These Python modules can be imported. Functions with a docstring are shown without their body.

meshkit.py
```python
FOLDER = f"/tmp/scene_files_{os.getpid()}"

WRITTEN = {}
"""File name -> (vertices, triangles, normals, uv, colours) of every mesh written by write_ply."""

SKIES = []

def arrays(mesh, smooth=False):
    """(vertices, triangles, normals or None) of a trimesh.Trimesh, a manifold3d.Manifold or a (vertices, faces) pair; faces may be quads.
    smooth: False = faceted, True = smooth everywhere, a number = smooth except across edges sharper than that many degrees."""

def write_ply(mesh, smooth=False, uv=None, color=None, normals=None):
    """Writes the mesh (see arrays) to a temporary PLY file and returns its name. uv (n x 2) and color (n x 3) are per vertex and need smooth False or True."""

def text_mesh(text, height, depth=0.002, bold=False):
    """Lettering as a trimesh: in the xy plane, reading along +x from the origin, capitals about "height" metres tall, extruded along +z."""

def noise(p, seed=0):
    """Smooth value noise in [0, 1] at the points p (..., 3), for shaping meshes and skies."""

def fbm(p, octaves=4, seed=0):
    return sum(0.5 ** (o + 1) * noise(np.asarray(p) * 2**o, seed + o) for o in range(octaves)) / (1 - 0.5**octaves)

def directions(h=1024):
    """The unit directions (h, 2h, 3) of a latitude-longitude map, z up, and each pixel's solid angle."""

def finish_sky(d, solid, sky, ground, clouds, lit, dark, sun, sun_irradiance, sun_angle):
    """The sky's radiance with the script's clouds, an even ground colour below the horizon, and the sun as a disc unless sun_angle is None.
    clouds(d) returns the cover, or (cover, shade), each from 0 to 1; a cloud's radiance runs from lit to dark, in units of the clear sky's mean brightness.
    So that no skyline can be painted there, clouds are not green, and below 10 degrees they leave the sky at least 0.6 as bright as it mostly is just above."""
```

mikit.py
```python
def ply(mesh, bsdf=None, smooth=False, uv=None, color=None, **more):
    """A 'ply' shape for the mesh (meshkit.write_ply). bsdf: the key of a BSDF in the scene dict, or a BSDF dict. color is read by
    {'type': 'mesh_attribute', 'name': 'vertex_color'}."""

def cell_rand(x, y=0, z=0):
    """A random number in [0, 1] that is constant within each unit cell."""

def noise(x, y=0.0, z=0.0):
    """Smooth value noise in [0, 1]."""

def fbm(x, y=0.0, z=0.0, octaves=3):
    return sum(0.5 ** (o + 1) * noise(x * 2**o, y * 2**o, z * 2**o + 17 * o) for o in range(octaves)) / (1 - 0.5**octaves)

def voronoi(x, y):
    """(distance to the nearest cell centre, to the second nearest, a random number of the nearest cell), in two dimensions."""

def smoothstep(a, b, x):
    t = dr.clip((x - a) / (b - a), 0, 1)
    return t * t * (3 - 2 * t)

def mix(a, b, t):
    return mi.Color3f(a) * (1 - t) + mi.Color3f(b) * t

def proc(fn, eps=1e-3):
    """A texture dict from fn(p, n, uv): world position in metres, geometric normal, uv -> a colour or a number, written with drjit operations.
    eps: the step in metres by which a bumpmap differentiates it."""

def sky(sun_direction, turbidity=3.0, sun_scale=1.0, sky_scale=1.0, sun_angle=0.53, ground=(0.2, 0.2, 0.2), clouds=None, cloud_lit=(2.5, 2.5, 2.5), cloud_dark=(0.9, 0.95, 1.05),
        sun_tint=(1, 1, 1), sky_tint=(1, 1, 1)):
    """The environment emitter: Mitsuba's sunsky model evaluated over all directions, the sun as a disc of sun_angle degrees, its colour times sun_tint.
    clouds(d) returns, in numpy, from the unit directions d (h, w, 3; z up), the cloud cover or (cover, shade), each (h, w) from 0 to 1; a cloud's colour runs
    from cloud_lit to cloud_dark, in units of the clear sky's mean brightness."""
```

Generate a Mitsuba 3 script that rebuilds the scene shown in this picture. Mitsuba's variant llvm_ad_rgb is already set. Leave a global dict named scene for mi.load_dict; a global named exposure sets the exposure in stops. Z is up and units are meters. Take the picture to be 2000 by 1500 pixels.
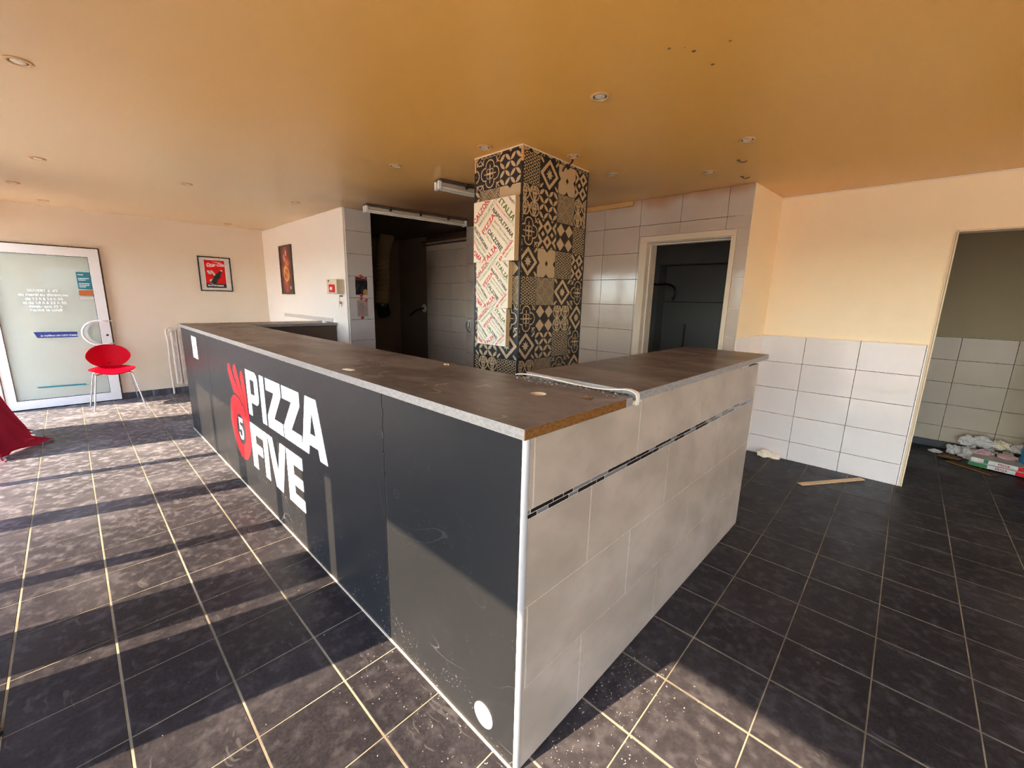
import math, random
import numpy as np, trimesh, drjit as dr, mitsuba as mi, mikit, meshkit
import manifold3d as m3
import shapely
from shapely import affinity
from shapely.geometry import Polygon, Point, LineString, box as sbox, MultiPolygon
from shapely.ops import unary_union
from mikit import noise, fbm, smoothstep, mix, cell_rand

# ------------------------------------------------------------------ camera, sky, exposure
T = mi.ScalarTransform4f
scene, labels = {}, {}
CAM = np.array([0.6854, -0.7895, 1.4780])
RM = np.array([[0.72472519, 0.68863353, 0.02360629], [0.15415162, -0.12864897, -0.97963602], [-0.67157329, 0.71360584, -0.19938912]])
FPX = 808.86
scene['camera'] = {'type': 'perspective', 'fov_axis': 'x', 'fov': math.degrees(2 * math.atan(1000 / FPX)), 'near_clip': 0.02, 'far_clip': 500.0,
                   'to_world': T().look_at(origin=CAM.tolist(), target=(CAM + RM[2]).tolist(), up=(-RM[1]).tolist())}
SUN = np.array([-0.2334 * math.cos(math.radians(36.1)), -0.9724 * math.cos(math.radians(36.1)), math.sin(math.radians(36.1))])
scene['sky'] = mikit.sky(SUN, turbidity=3.5, sun_scale=1.0, sky_scale=2.0, ground=(0.25, 0.24, 0.22), sun_tint=(1.0, 0.96, 0.92), sky_tint=(0.98, 1.0, 1.04))
exposure = 4.2

# ------------------------------------------------------------------ materials
def C(*a): return mi.Color3f(*a)
def rgb(*a): return {'type': 'rgb', 'value': list(a)}
def pr(col, rough=0.5, spec=0.5, **k):
    d = {'type': 'principled', 'base_color': col if isinstance(col, dict) else rgb(*col), 'roughness': rough, 'specular': spec}
    d.update(k); return d
def mat(name, d, two=True): scene[name] = {'type': 'twosided', 'bsdf': d} if two else d
def diff(col): return {'type': 'diffuse', 'reflectance': col if isinstance(col, dict) else rgb(*col)}

CX0, CY0, TS = -4.0009, -1.1328, 0.30      # the floor tile lattice
def f_floor(p, n, uv):
    r = cell_rand(dr.floor((p.x - CX0) / TS), dr.floor((p.y - CY0) / TS), 3)
    a = fbm(p.x * 7, p.y * 7, 1.0, 4); b = fbm(p.x * 30, p.y * 30, 2.0, 3)
    dust = smoothstep(0.5, 0.75, fbm(p.x * 2.3 + 9, p.y * 2.3, 5.0, 4)) * 0.25 + smoothstep(0.42, 0.9, b) * 0.5
    grit = smoothstep(0.95, 0.2, dr.sqrt(dr.square(p.x - 0.35) + dr.square(p.y - 0.25))) * smoothstep(-0.05, 0.1, p.x)
    sc = smoothstep(0.80, 0.86, noise(p.x * 14 + a * 5, p.y * 90 + a * 9, 3.0)) * smoothstep(0.5, 0.7, a)
    base = mix(C(0.0155, 0.0140, 0.0175), C(0.031, 0.028, 0.034), a * 0.6 + r * 0.3) * (0.55 + 0.45 * noise(p.x * 160, p.y * 160, 4.0))
    base = mix(base, mix(C(0.10, 0.092, 0.10), C(0.25, 0.245, 0.28), smoothstep(-1.2, -4.5, p.x)), dr.clip(grit * (0.08 + 0.30 * b) + dust * 0.5 + 0.42 * smoothstep(-1.8, -5.0, p.x) * (0.4 + dust + 0.5 * b), 0, 1))  # far left paler: real dust, plus brightness of the sunlit floor painted in
    return mix(base, C(0.13, 0.125, 0.125), sc * 0.25)
def f_floor_rough(p, n, uv):
    return 0.34 + 0.22 * fbm(p.x * 6, p.y * 6, 3.0, 3)
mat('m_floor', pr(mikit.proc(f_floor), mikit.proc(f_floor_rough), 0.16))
def f_grout(p, n, uv):
    a = fbm(p.x * 4, p.y * 4, 0.5, 3)
    return mix(C(0.16, 0.14, 0.105), C(0.30, 0.265, 0.20), smoothstep(0.3, 0.65, a))
mat('m_grout', diff(mikit.proc(f_grout)))
def f_ceiling(p, n, uv):
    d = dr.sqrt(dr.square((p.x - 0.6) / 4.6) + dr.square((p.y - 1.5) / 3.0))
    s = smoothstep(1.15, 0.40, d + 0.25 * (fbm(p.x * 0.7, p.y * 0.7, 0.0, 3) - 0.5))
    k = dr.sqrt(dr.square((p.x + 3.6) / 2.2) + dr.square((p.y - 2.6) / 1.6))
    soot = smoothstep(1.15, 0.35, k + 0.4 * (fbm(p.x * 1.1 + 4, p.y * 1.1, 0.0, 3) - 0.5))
    c = mix(C(0.66, 0.50, 0.31), C(0.78, 0.41, 0.092), s)  # tan to the left: less smoke yellowing, with daylight glare painted in
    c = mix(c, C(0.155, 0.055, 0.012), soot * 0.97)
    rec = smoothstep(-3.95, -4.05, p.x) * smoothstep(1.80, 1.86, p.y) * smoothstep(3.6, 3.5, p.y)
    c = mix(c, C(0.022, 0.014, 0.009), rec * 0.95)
    spots = 0.0
    for (x, y, q) in ((-0.164, 0.968, .012), (-0.098, 1.048, .016), (-0.074, 1.193, .015), (0.029, 1.07, .010), (-0.348, 2.528, .014), (-0.439, 2.951, .016), (-.115, 1.0, .006)):
        spots = dr.maximum(spots, smoothstep(1.2, 0.7, dr.sqrt(dr.square(p.x - x) + dr.square(p.y - y)) / (q * 0.55)))
    return mix(c, C(0.20, 0.09, 0.03), spots * 0.85)
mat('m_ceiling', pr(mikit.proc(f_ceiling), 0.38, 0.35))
def f_wall(p, n, uv):
    a = fbm(p.x * 0.9 + p.y, p.z * 0.9, p.y, 3)
    return mix(C(0.76, 0.64, 0.49), C(0.84, 0.73, 0.57), a)
mat('m_wall', pr(mikit.proc(f_wall), 0.6, 0.25))
def f_wall_lit(p, n, uv): return mix(C(0.86, 0.78, 0.67), C(0.91, 0.84, 0.73), fbm(p.x * 0.9, p.z * 0.9, 2.0, 3))
mat('m_wall_lit', pr(mikit.proc(f_wall_lit), 0.55, 0.3))  # wall paint lightened to carry the sunlight bounced from the windows
def f_wall_w(p, n, uv):
    a = fbm(p.x * 0.9 + p.y, p.z * 0.9, p.y, 3)
    return mix(C(0.90, 0.70, 0.42), C(0.94, 0.76, 0.49), a)
mat('m_wall_warm', pr(mikit.proc(f_wall_w), 0.5, 0.3))
mat('m_back_tile', pr((0.52, 0.43, 0.31), 0.12, 0.4))
mat('m_white_tile', pr((0.74, 0.66, 0.575), 0.06, 0.6))
def f_tile_dirty(p, n, uv):
    a = smoothstep(2.33, 2.47, p.z + 0.16 * (fbm(p.x * 5, p.z * 3, 0.0, 3) - 0.5)) * smoothstep(-2.1, -1.2, p.x)
    return mix(C(0.54, 0.43, 0.325), C(0.40, 0.16, 0.045), a * 0.85)
mat('m_door_tile', pr(mikit.proc(f_tile_dirty), 0.10, 0.5))
mat('m_joint_dark', diff((0.07, 0.055, 0.045)))
mat('m_strip_tile', pr((0.60, 0.55, 0.50), 0.22, 0.4))
def f_recess_tile(p, n, uv):
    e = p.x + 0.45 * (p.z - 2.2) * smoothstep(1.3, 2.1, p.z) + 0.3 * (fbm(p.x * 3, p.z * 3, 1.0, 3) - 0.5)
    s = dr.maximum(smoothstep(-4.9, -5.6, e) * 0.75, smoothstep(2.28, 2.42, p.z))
    return mix(C(0.80, 0.64, 0.48), C(0.07, 0.045, 0.025), s)  # tile colour darker to the left and near the top
mat('m_recess_tile', pr(mikit.proc(f_recess_tile), 0.22, 0.4))
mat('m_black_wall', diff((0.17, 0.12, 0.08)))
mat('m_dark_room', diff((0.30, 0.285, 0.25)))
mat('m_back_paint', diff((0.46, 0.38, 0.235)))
def f_panel(p, n, uv):
    a = fbm(p.x * 2, p.z * 2, 1.0, 3)
    low = smoothstep(0.45, 0.05, p.z)
    w = noise(p.x * 9 + 7 * noise(p.x * 3, p.z * 3, 1.0), p.z * 9 + 6 * noise(p.x * 3, p.z * 3, 7.0), 2.0)
    sc = smoothstep(0.012, 0.004, dr.abs(w - 0.5)) * smoothstep(0.50, 0.62, fbm(p.x * 3, p.z * 3, 9.0, 2)) * (0.15 + 0.85 * low)
    s2 = smoothstep(0.86, 0.90, noise(p.x * 160, p.z * 160, 3.0)) * smoothstep(0.62, 0.75, noise(p.x * 9, p.z * 9, 6.0)) * (0.15 + 0.85 * low)
    base = mix(C(0.012, 0.0122, 0.013), C(0.016, 0.0162, 0.0175), a)
    return mix(base, C(0.20, 0.19, 0.185), dr.clip(sc * 0.4 + s2 * 0.5, 0, 1))
mat('m_panel', pr(mikit.proc(f_panel), 0.36, 0.20))
def f_top(p, n, uv):
    q = p + mi.Vector3f(0.0, 0.0, 0.0)
    a = fbm(q.x * 3 + 0.7 * fbm(q.x * 9, q.y * 9, 0.0, 2), q.y * 6, 2.0, 4)
    b = fbm(q.x * 22, q.y * 40, 3.0, 3)
    c = mix(C(0.112, 0.091, 0.074), C(0.175, 0.147, 0.122), smoothstep(0.3, 0.7, a))
    c = c * (0.85 + 0.3 * b)
    st = smoothstep(0.77, 0.84, noise(q.x * 30 + a * 8, q.y * 6 + a * 6, 5.0)) * smoothstep(0.5, 0.62, fbm(q.x * 2, q.y * 4, 8.0, 2))
    c = mix(c, C(0.40, 0.36, 0.31), st * 0.25)
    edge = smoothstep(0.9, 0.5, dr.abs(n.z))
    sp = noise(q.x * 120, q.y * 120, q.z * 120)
    return mix(c, mix(C(0.22, 0.20, 0.175), C(0.32, 0.29, 0.26), sp), edge)  # speckled edges lightened, window light put into their colour
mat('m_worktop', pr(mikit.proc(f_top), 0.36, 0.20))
def f_chip(p, n, uv):
    a = noise(p.x * 300, p.y * 300, p.z * 500); b = noise(p.x * 90, p.y * 90, p.z * 200)
    return mix(C(0.09, 0.035, 0.010), C(0.30, 0.14, 0.045), a * 0.6 + b * 0.4)
mat('m_chip', diff(mikit.proc(f_chip)))
mat('m_pale_wood', pr((0.62, 0.44, 0.24), 0.6, 0.3))
def f_gtile(p, n, uv):
    a = fbm(p.y * 5 + p.z * 3, p.z * 6, 1.0, 4); b = fbm(p.y * 1.3, p.z * 1.6, 4.0, 3)
    c = mix(C(0.31, 0.246, 0.178), C(0.455, 0.362, 0.272), smoothstep(0.15, 0.85, a) * 0.7 + b * 0.3)
    k = smoothstep(0.74, 0.82, noise(p.y * 16, p.z * 34 - p.y * 10, 2.0)) * 0.25
    return mix(c, C(0.20, 0.165, 0.135), k * 0.35)
mat('m_grey_tile', pr(mikit.proc(f_gtile), 0.38, 0.4))
mat('m_pale_grout', diff((0.62, 0.54, 0.43)))
mat('m_mosaic_black', pr((0.012, 0.010, 0.010), 0.08, 0.6))
mat('m_mosaic_grey', pr((0.17, 0.165, 0.155), 0.12, 0.6))
mat('m_white_paint', pr((0.80, 0.78, 0.74), 0.35, 0.45))
mat('m_cream_trim', pr((0.72, 0.58, 0.40), 0.45, 0.35))
mat('m_white_plastic', pr((0.82, 0.80, 0.77), 0.3, 0.5))
mat('m_old_white', pr((0.66, 0.60, 0.50), 0.4, 0.45))
mat('m_strip_white', pr((0.74, 0.67, 0.56), 0.4, 0.4))
mat('m_radiator', pr((0.70, 0.63, 0.56), 0.4, 0.4))
mat('m_alu', pr((0.50, 0.48, 0.46), 0.35, 0.5, metallic=0.5))
mat('m_chrome', {'type': 'roughconductor', 'material': 'Cr', 'alpha': 0.12})
mat('m_black', pr((0.015, 0.014, 0.013), 0.35, 0.5))
mat('m_dark_grey', pr((0.05, 0.05, 0.05), 0.5, 0.4))
mat('m_dark_brown', pr((0.10, 0.065, 0.045), 0.5, 0.3))
mat('m_red', pr((0.48, 0.001, 0.014), 0.38, 0.10))
mat('m_red_vinyl', pr((0.72, 0.012, 0.016), 0.4, 0.2))
mat('m_white_vinyl', pr((0.88, 0.88, 0.86), 0.45, 0.4))
mat('m_magnet', pr((0.50, 0.06, 0.03), 0.35, 0.5))
mat('m_orange_trunk', pr((0.62, 0.33, 0.11), 0.5, 0.3))
mat('m_blue', pr((0.03, 0.05, 0.22), 0.4, 0.4))
mat('m_teal', pr((0.03, 0.20, 0.25), 0.4, 0.4))
mat('m_orange', pr((0.50, 0.14, 0.03), 0.4, 0.4))
mat('m_brick_red', pr((0.40, 0.03, 0.03), 0.5, 0.3))
mat('m_card', diff((0.20, 0.115, 0.055)))
mat('m_box_card', pr((0.88, 0.77, 0.57), 0.5, 0.3))
mat('m_box_side', pr((0.55, 0.37, 0.17), 0.6, 0.3))
mat('m_print_red', diff((0.58, 0.045, 0.05)))
mat('m_print_green', diff((0.13, 0.19, 0.06)))
mat('m_print_dark', diff((0.055, 0.055, 0.045)))
mat('m_paper', diff((0.72, 0.68, 0.62)))
mat('m_green_print', pr((0.03, 0.20, 0.06), 0.5, 0.4))
mat('m_blue_bag', pr((0.02, 0.22, 0.38), 0.25, 0.5))
mat('m_pink_paper', diff((0.62, 0.40, 0.38)))
mat('m_lens', pr((0.70, 0.60, 0.48), 0.12, 0.6))
mat('m_ring', pr((0.62, 0.38, 0.17), 0.35, 0.45))
mat('m_tube', pr((0.85, 0.80, 0.68), 0.15, 0.5))
mat('m_batten', pr((0.55, 0.47, 0.35), 0.4, 0.4))
def f_curtain(p, n, uv):
    return mix(C(0.32, 0.018, 0.05), C(0.48, 0.045, 0.095), fbm(p.x * 8, p.y * 8, p.z * 3, 3))
mat('m_curtain', diff(mikit.proc(f_curtain)))
scene['m_glass'] = {'type': 'thindielectric', 'int_ior': 1.5}
scene['m_sheen_glass'] = {'type': 'blendbsdf', 'weight': 0.30, 'a': {'type': 'thindielectric', 'int_ior': 1.6},
                           'b': {'type': 'twosided', 'bsdf': pr((0.56, 0.80, 0.74), 0.12, 0.8)}}  # pale green layer paints in the bright street reflection on the pane
mat('m_duct', pr((0.42, 0.32, 0.20), 0.35, 0.5, metallic=0.4))
mat('m_pipe_brown', pr((0.12, 0.05, 0.025), 0.4, 0.4))
mat('m_pavement', diff((0.42, 0.40, 0.37)))
mat('m_facade', diff((0.60, 0.56, 0.50)))
mat('m_debris', diff((0.55, 0.48, 0.38)))
mat('m_gunk', diff((0.05, 0.04, 0.02)))

CREAM, INK = (0.50, 0.36, 0.20), (0.022, 0.017, 0.016)
def f_pattern(p, n, uv):
    k = dr.floor(uv.x); u = uv.x - k; v = uv.y; u = (u - 0.05) / 0.9
    a, b = u - 0.5, v - 0.5
    ab, bb = dr.abs(a), dr.abs(b)
    on = mi.Float(0.0)
    def st(c, x): return dr.select(c, x, 0.0)
    # 0 small blossoms
    g = 5.0; fu, fv = u * g - dr.floor(u * g) - 0.5, v * g - dr.floor(v * g) - 0.5
    r, th = dr.sqrt(fu * fu + fv * fv), dr.atan2(fv, fu)
    gu, gv = u * g + 0.5 - dr.floor(u * g + 0.5) - 0.5, v * g + 0.5 - dr.floor(v * g + 0.5) - 0.5
    r2 = dr.sqrt(gu * gu + gv * gv)
    d0 = ((r > 0.20) & (r < 0.36 + 0.10 * dr.cos(6 * th))) | (r2 < 0.17)
    # 1 star in a diamond
    l1 = ab + bb; th1 = dr.atan2(b, a); rr = dr.sqrt(a * a + b * b)
    p1, p2 = dr.abs(a + b) * 0.7071, dr.abs(a - b) * 0.7071
    star = (ab / 0.20 + bb / 0.075 < 1) | (bb / 0.20 + ab / 0.075 < 1) | (p1 / 0.18 + p2 / 0.07 < 1) | (p2 / 0.18 + p1 / 0.07 < 1)
    cc = dr.maximum(dr.abs(ab - 0.43), dr.abs(bb - 0.43))
    d1 = ((l1 > 0.34) & (l1 < 0.50)) | star | ((l1 > 0.66) & (dr.abs(ab - bb) < 0.05)) | ((l1 > 0.60) & (cc < 0.045))
    # 2 pale cross with notches
    d2 = ~((ab * 1.4 + bb < 0.11) | (ab * 0.9 + (0.5 - bb) < 0.13) | (bb * 0.9 + (0.5 - ab) < 0.13) | (ab + bb > 0.94))
    # 3 harlequin with inner diamonds, 8 plain harlequin
    s, t = (u + v) * 2, (u - v) * 2
    par = (mi.Int32(dr.floor(s)) + mi.Int32(dr.floor(t)) + 64) & 1
    ins = dr.maximum(dr.abs(s - dr.floor(s) - 0.5), dr.abs(t - dr.floor(t) - 0.5)) < 0.20
    d3 = (par == 1) ^ ins
    s8, t8 = (u + v) * 1.0 + 0.0, (u - v) * 1.0
    lat = dr.minimum(dr.abs(ab - 0.25) + dr.abs(bb - 0.25), mi.Float(9))
    d8 = lat < 0.235
    # 4 interlaced arcs
    fu, fv = u * 2 - dr.floor(u * 2), v * 2 - dr.floor(v * 2)
    c1 = dr.sqrt(dr.square(fu) + dr.square(fv - 0.5)); c2 = dr.sqrt(dr.square(fu - 1) + dr.square(fv - 0.5))
    c3 = dr.sqrt(dr.square(fu - 0.5) + dr.square(fv - 0.5))
    dm = dr.abs(fu - 0.5) + dr.abs(fv - 0.5)
    d4 = (dr.abs(c1 - 0.66) < 0.055) | (dr.abs(c2 - 0.66) < 0.055) | (dr.abs(c3 - 0.47) < 0.05) | (dm < 0.14) | ((dr.abs(dm - 0.25) < 0.035)) | ((c3 > 0.30) & (c3 < 0.40) & (fv > 0.5) & (dr.abs(fu - 0.5) > 0.22))
    # 5 petal lattice
    fu, fv = (u + v) * 2 - dr.floor((u + v) * 2), (u - v) * 2 - dr.floor((u - v) * 2)
    cnt = st(fu * fu + fv * fv < 0.45, 1.0) + st((1 - fu) * (1 - fu) + fv * fv < 0.45, 1.0) + st(fu * fu + (1 - fv) * (1 - fv) < 0.45, 1.0) + st((1 - fu) * (1 - fu) + (1 - fv) * (1 - fv) < 0.45, 1.0)
    d5 = cnt > 1.5
    # 6 diamond lines
    fs, ft = s - dr.floor(s) - 0.5, t - dr.floor(t) - 0.5
    mx = dr.maximum(dr.abs(fs), dr.abs(ft)); mn = dr.minimum(dr.abs(fs), dr.abs(ft))
    d6 = ((mx > 0.42) & (mx < 0.485)) | ((mx > 0.29) & (mx < 0.355)) | ((mx < 0.20) & (mn > 0.035) & (mx > 0.05))
    # 7 quatrefoil
    q = dr.minimum(dr.minimum(dr.sqrt(dr.square(a) + dr.square(b - 0.24)), dr.sqrt(dr.square(a) + dr.square(b + 0.24))), dr.minimum(dr.sqrt(dr.square(a - 0.24) + dr.square(b)), dr.sqrt(dr.square(a + 0.24) + dr.square(b))))
    ring = (q > 0.185) & (q < 0.225) & (rr > 0.15)
    stem = ((ab < 0.018) & (bb < 0.30) & (bb > 0.06)) | ((bb < 0.018) & (ab < 0.30) & (ab > 0.06)) | (rr < 0.045)
    curl = (dr.abs(dr.sqrt(dr.square(ab - 0.085) + dr.square(bb - 0.085)) - 0.075) < 0.014)
    corner = (ab + bb > 0.62) & ((dr.abs(dr.sqrt(dr.square(ab - 0.46) + dr.square(bb - 0.46)) - 0.13) < 0.022) | (dr.abs(ab - bb) < 0.022))
    d7 = ring | stem | curl | corner
    for i, d in enumerate((d0, d1, d2, d3, d4, d5, d6, d7, d8)):
        on = dr.select(dr.abs(k - i) < 0.5, dr.select(d, 1.0, 0.0), on)
    edge = (dr.maximum(ab, bb) > 0.49)
    on = dr.select(edge, on * 0.5, on)
    stain = smoothstep(2.30, 2.45, p.z + 0.1 * (fbm(p.x * 8 + p.y * 8, p.z * 8, 0.0, 2) - 0.5))
    light = mix(C(*CREAM), C(0.60, 0.34, 0.13), stain * 0.6)
    return mix(C(*INK), light, on)
mat('m_pattern', pr(mikit.proc(f_pattern), 0.35, 0.4))
def f_art(p, n, uv):
    u, v = uv.x, uv.y
    g = fbm(u * 3, v * 6, 1.0, 3)
    c = mix(C(0.10, 0.035, 0.03), C(0.42, 0.06, 0.04), smoothstep(0.5, 0.1, dr.abs(u - 0.5) + 0.35 * dr.abs(v - 0.5) + 0.2 * (g - 0.5)))
    f = smoothstep(0.25, 0.05, dr.abs(u - 0.5 - 0.12 * dr.sin(v * 22)) ) * smoothstep(0.85, 0.6, v) * smoothstep(0.15, 0.35, v)
    c = mix(c, C(0.75, 0.25, 0.06), f * (0.4 + 0.8 * g))
    w = dr.abs(dr.sqrt(dr.square((u - 0.5) / 0.3) + dr.square((v - 0.42) / 0.18)) - 0.8 - 0.3 * (g - 0.5))
    return mix(c, C(0.72, 0.55, 0.16), smoothstep(0.16, 0.04, w) * 0.8)
mat('m_art', pr(mikit.proc(f_art), 0.35, 0.4))
def f_flyer(p, n, uv):
    u, v = uv.x, uv.y
    lines = smoothstep(0.45, 0.55, noise(u * 26, 3.0, dr.floor(v * 22) * 7.3)) * dr.select(dr.abs(v * 22 - dr.floor(v * 22) - 0.5) < 0.28, 1.0, 0.0) * dr.select((u > 0.12) & (u < 0.88) & (v > 0.1) & (v < 0.85), 1.0, 0.0)
    pic = dr.select(dr.abs(u - 0.42) + dr.abs(v - 0.55) < 0.34, 0.35, 0.0)
    c = mix(C(0.42, 0.33, 0.28), C(0.20, 0.20, 0.18), pic)
    return mix(c, C(0.30, 0.09, 0.07), lines * 0.6)
mat('m_flyer', diff(mikit.proc(f_flyer)))
def f_menu(p, n, uv):
    u, v = uv.x, uv.y
    c = C(0.020, 0.020, 0.022) + C(0.03, 0.028, 0.025) * smoothstep(0.5, 0.8, fbm(u * 6, v * 6, 2.0, 3))
    band = dr.select((v > 0.82) & (dr.abs(v - 0.88) > 0.02), 1.0, 0.0)
    c = mix(c, mix(C(0.30, 0.03, 0.03), C(0.55, 0.42, 0.35), smoothstep(0.55, 0.7, noise(u * 9, v * 30, 1.0))), band * 0.8)
    pz = smoothstep(0.24, 0.2, dr.sqrt(dr.square(u - 0.82) + dr.square((v - 0.15) * 1.3)))
    return mix(c, mix(C(0.45, 0.12, 0.04), C(0.60, 0.40, 0.15), noise(u * 20, v * 20, 1.0)), pz)
mat('m_menu', diff(mikit.proc(f_menu)))

# ------------------------------------------------------------------ helpers
used = {}
def key_of(name, parent=None):
    base = f'{parent}__{name}' if parent else name
    k = used.get(base, -1) + 1; used[base] = k
    return base if k == 0 else f'{base}_{k:03d}'
def obj(name, mesh, m, parent=None, label=None, cat=None, group=None, kind=None, smooth=False, uv=None):
    key = key_of(name, parent)
    scene[key] = mikit.ply(mesh, m, smooth=smooth, uv=uv)
    note(key, label, cat, group, kind)
    return key
def note(key, label=None, cat=None, group=None, kind=None):
    d = {}
    if label: d['label'] = label
    if cat: d['category'] = cat
    if group: d['group'] = group
    if kind: d['kind'] = kind
    if d: labels[key] = d
def thing(name, label, cat, group=None, kind=None):
    key = key_of(name); note(key, label, cat, group, kind); return key

def tm(v, f): return trimesh.Trimesh(np.asarray(v, float), np.asarray(f), process=False)
def cat(*ms):
    ms = [x for m in ms for x in (m if isinstance(m, (list, tuple)) else [m])]
    return trimesh.util.concatenate(ms)
def box(x0, x1, y0, y1, z0, z1):
    b = trimesh.creation.box((x1 - x0, y1 - y0, z1 - z0)); b.apply_translation(((x0 + x1) / 2, (y0 + y1) / 2, (z0 + z1) / 2)); return b
def place(m, o, U, V, W):
    M = np.eye(4); M[:3, 0], M[:3, 1], M[:3, 2], M[:3, 3] = U, V, W, o
    m = m.copy(); flip = np.linalg.det(M[:3, :3]) < 0
    v = m.vertices @ M[:3, :3].T + M[:3, 3]
    return tm(v, m.faces[:, ::-1] if flip else m.faces)
def slab(u0, u1, v0, v1, w0, w1, b=0.002):
    """a piece whose front face (w1) has chamfered edges"""
    r = lambda d, w: [(u0 + d, v0 + d, w), (u1 - d, v0 + d, w), (u1 - d, v1 - d, w), (u0 + d, v1 - d, w)]
    v = r(0, w0) + r(0, w1 - b) + r(b, w1)
    f = [(0, 2, 1), (0, 3, 2), (8, 9, 10), (8, 10, 11)]
    for k in (0, 4):
        for i in range(4):
            j = (i + 1) % 4; f += [(k + i, k + j, k + 4 + j), (k + i, k + 4 + j, k + 4 + i)]
    return tm(v, f)
def bevel_box(x0, x1, y0, y1, z0, z1, b=0.004):
    pts = []
    for sx in (x0, x1):
        for sy in (y0, y1):
            for sz in (z0, z1):
                ix, iy, iz = (b if s == a else -b for s, a in ((sx, x0), (sy, y0), (sz, z0)))
                pts += [(sx, sy + iy, sz + iz), (sx + ix, sy, sz + iz), (sx + ix, sy + iy, sz)]
    return trimesh.convex.convex_hull(np.array(pts))
def extrude(poly, h):
    gs = getattr(poly, 'geoms', [poly])
    return cat([trimesh.creation.extrude_polygon(g, h, engine='earcut') for g in gs if g.area > 1e-9])
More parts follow.
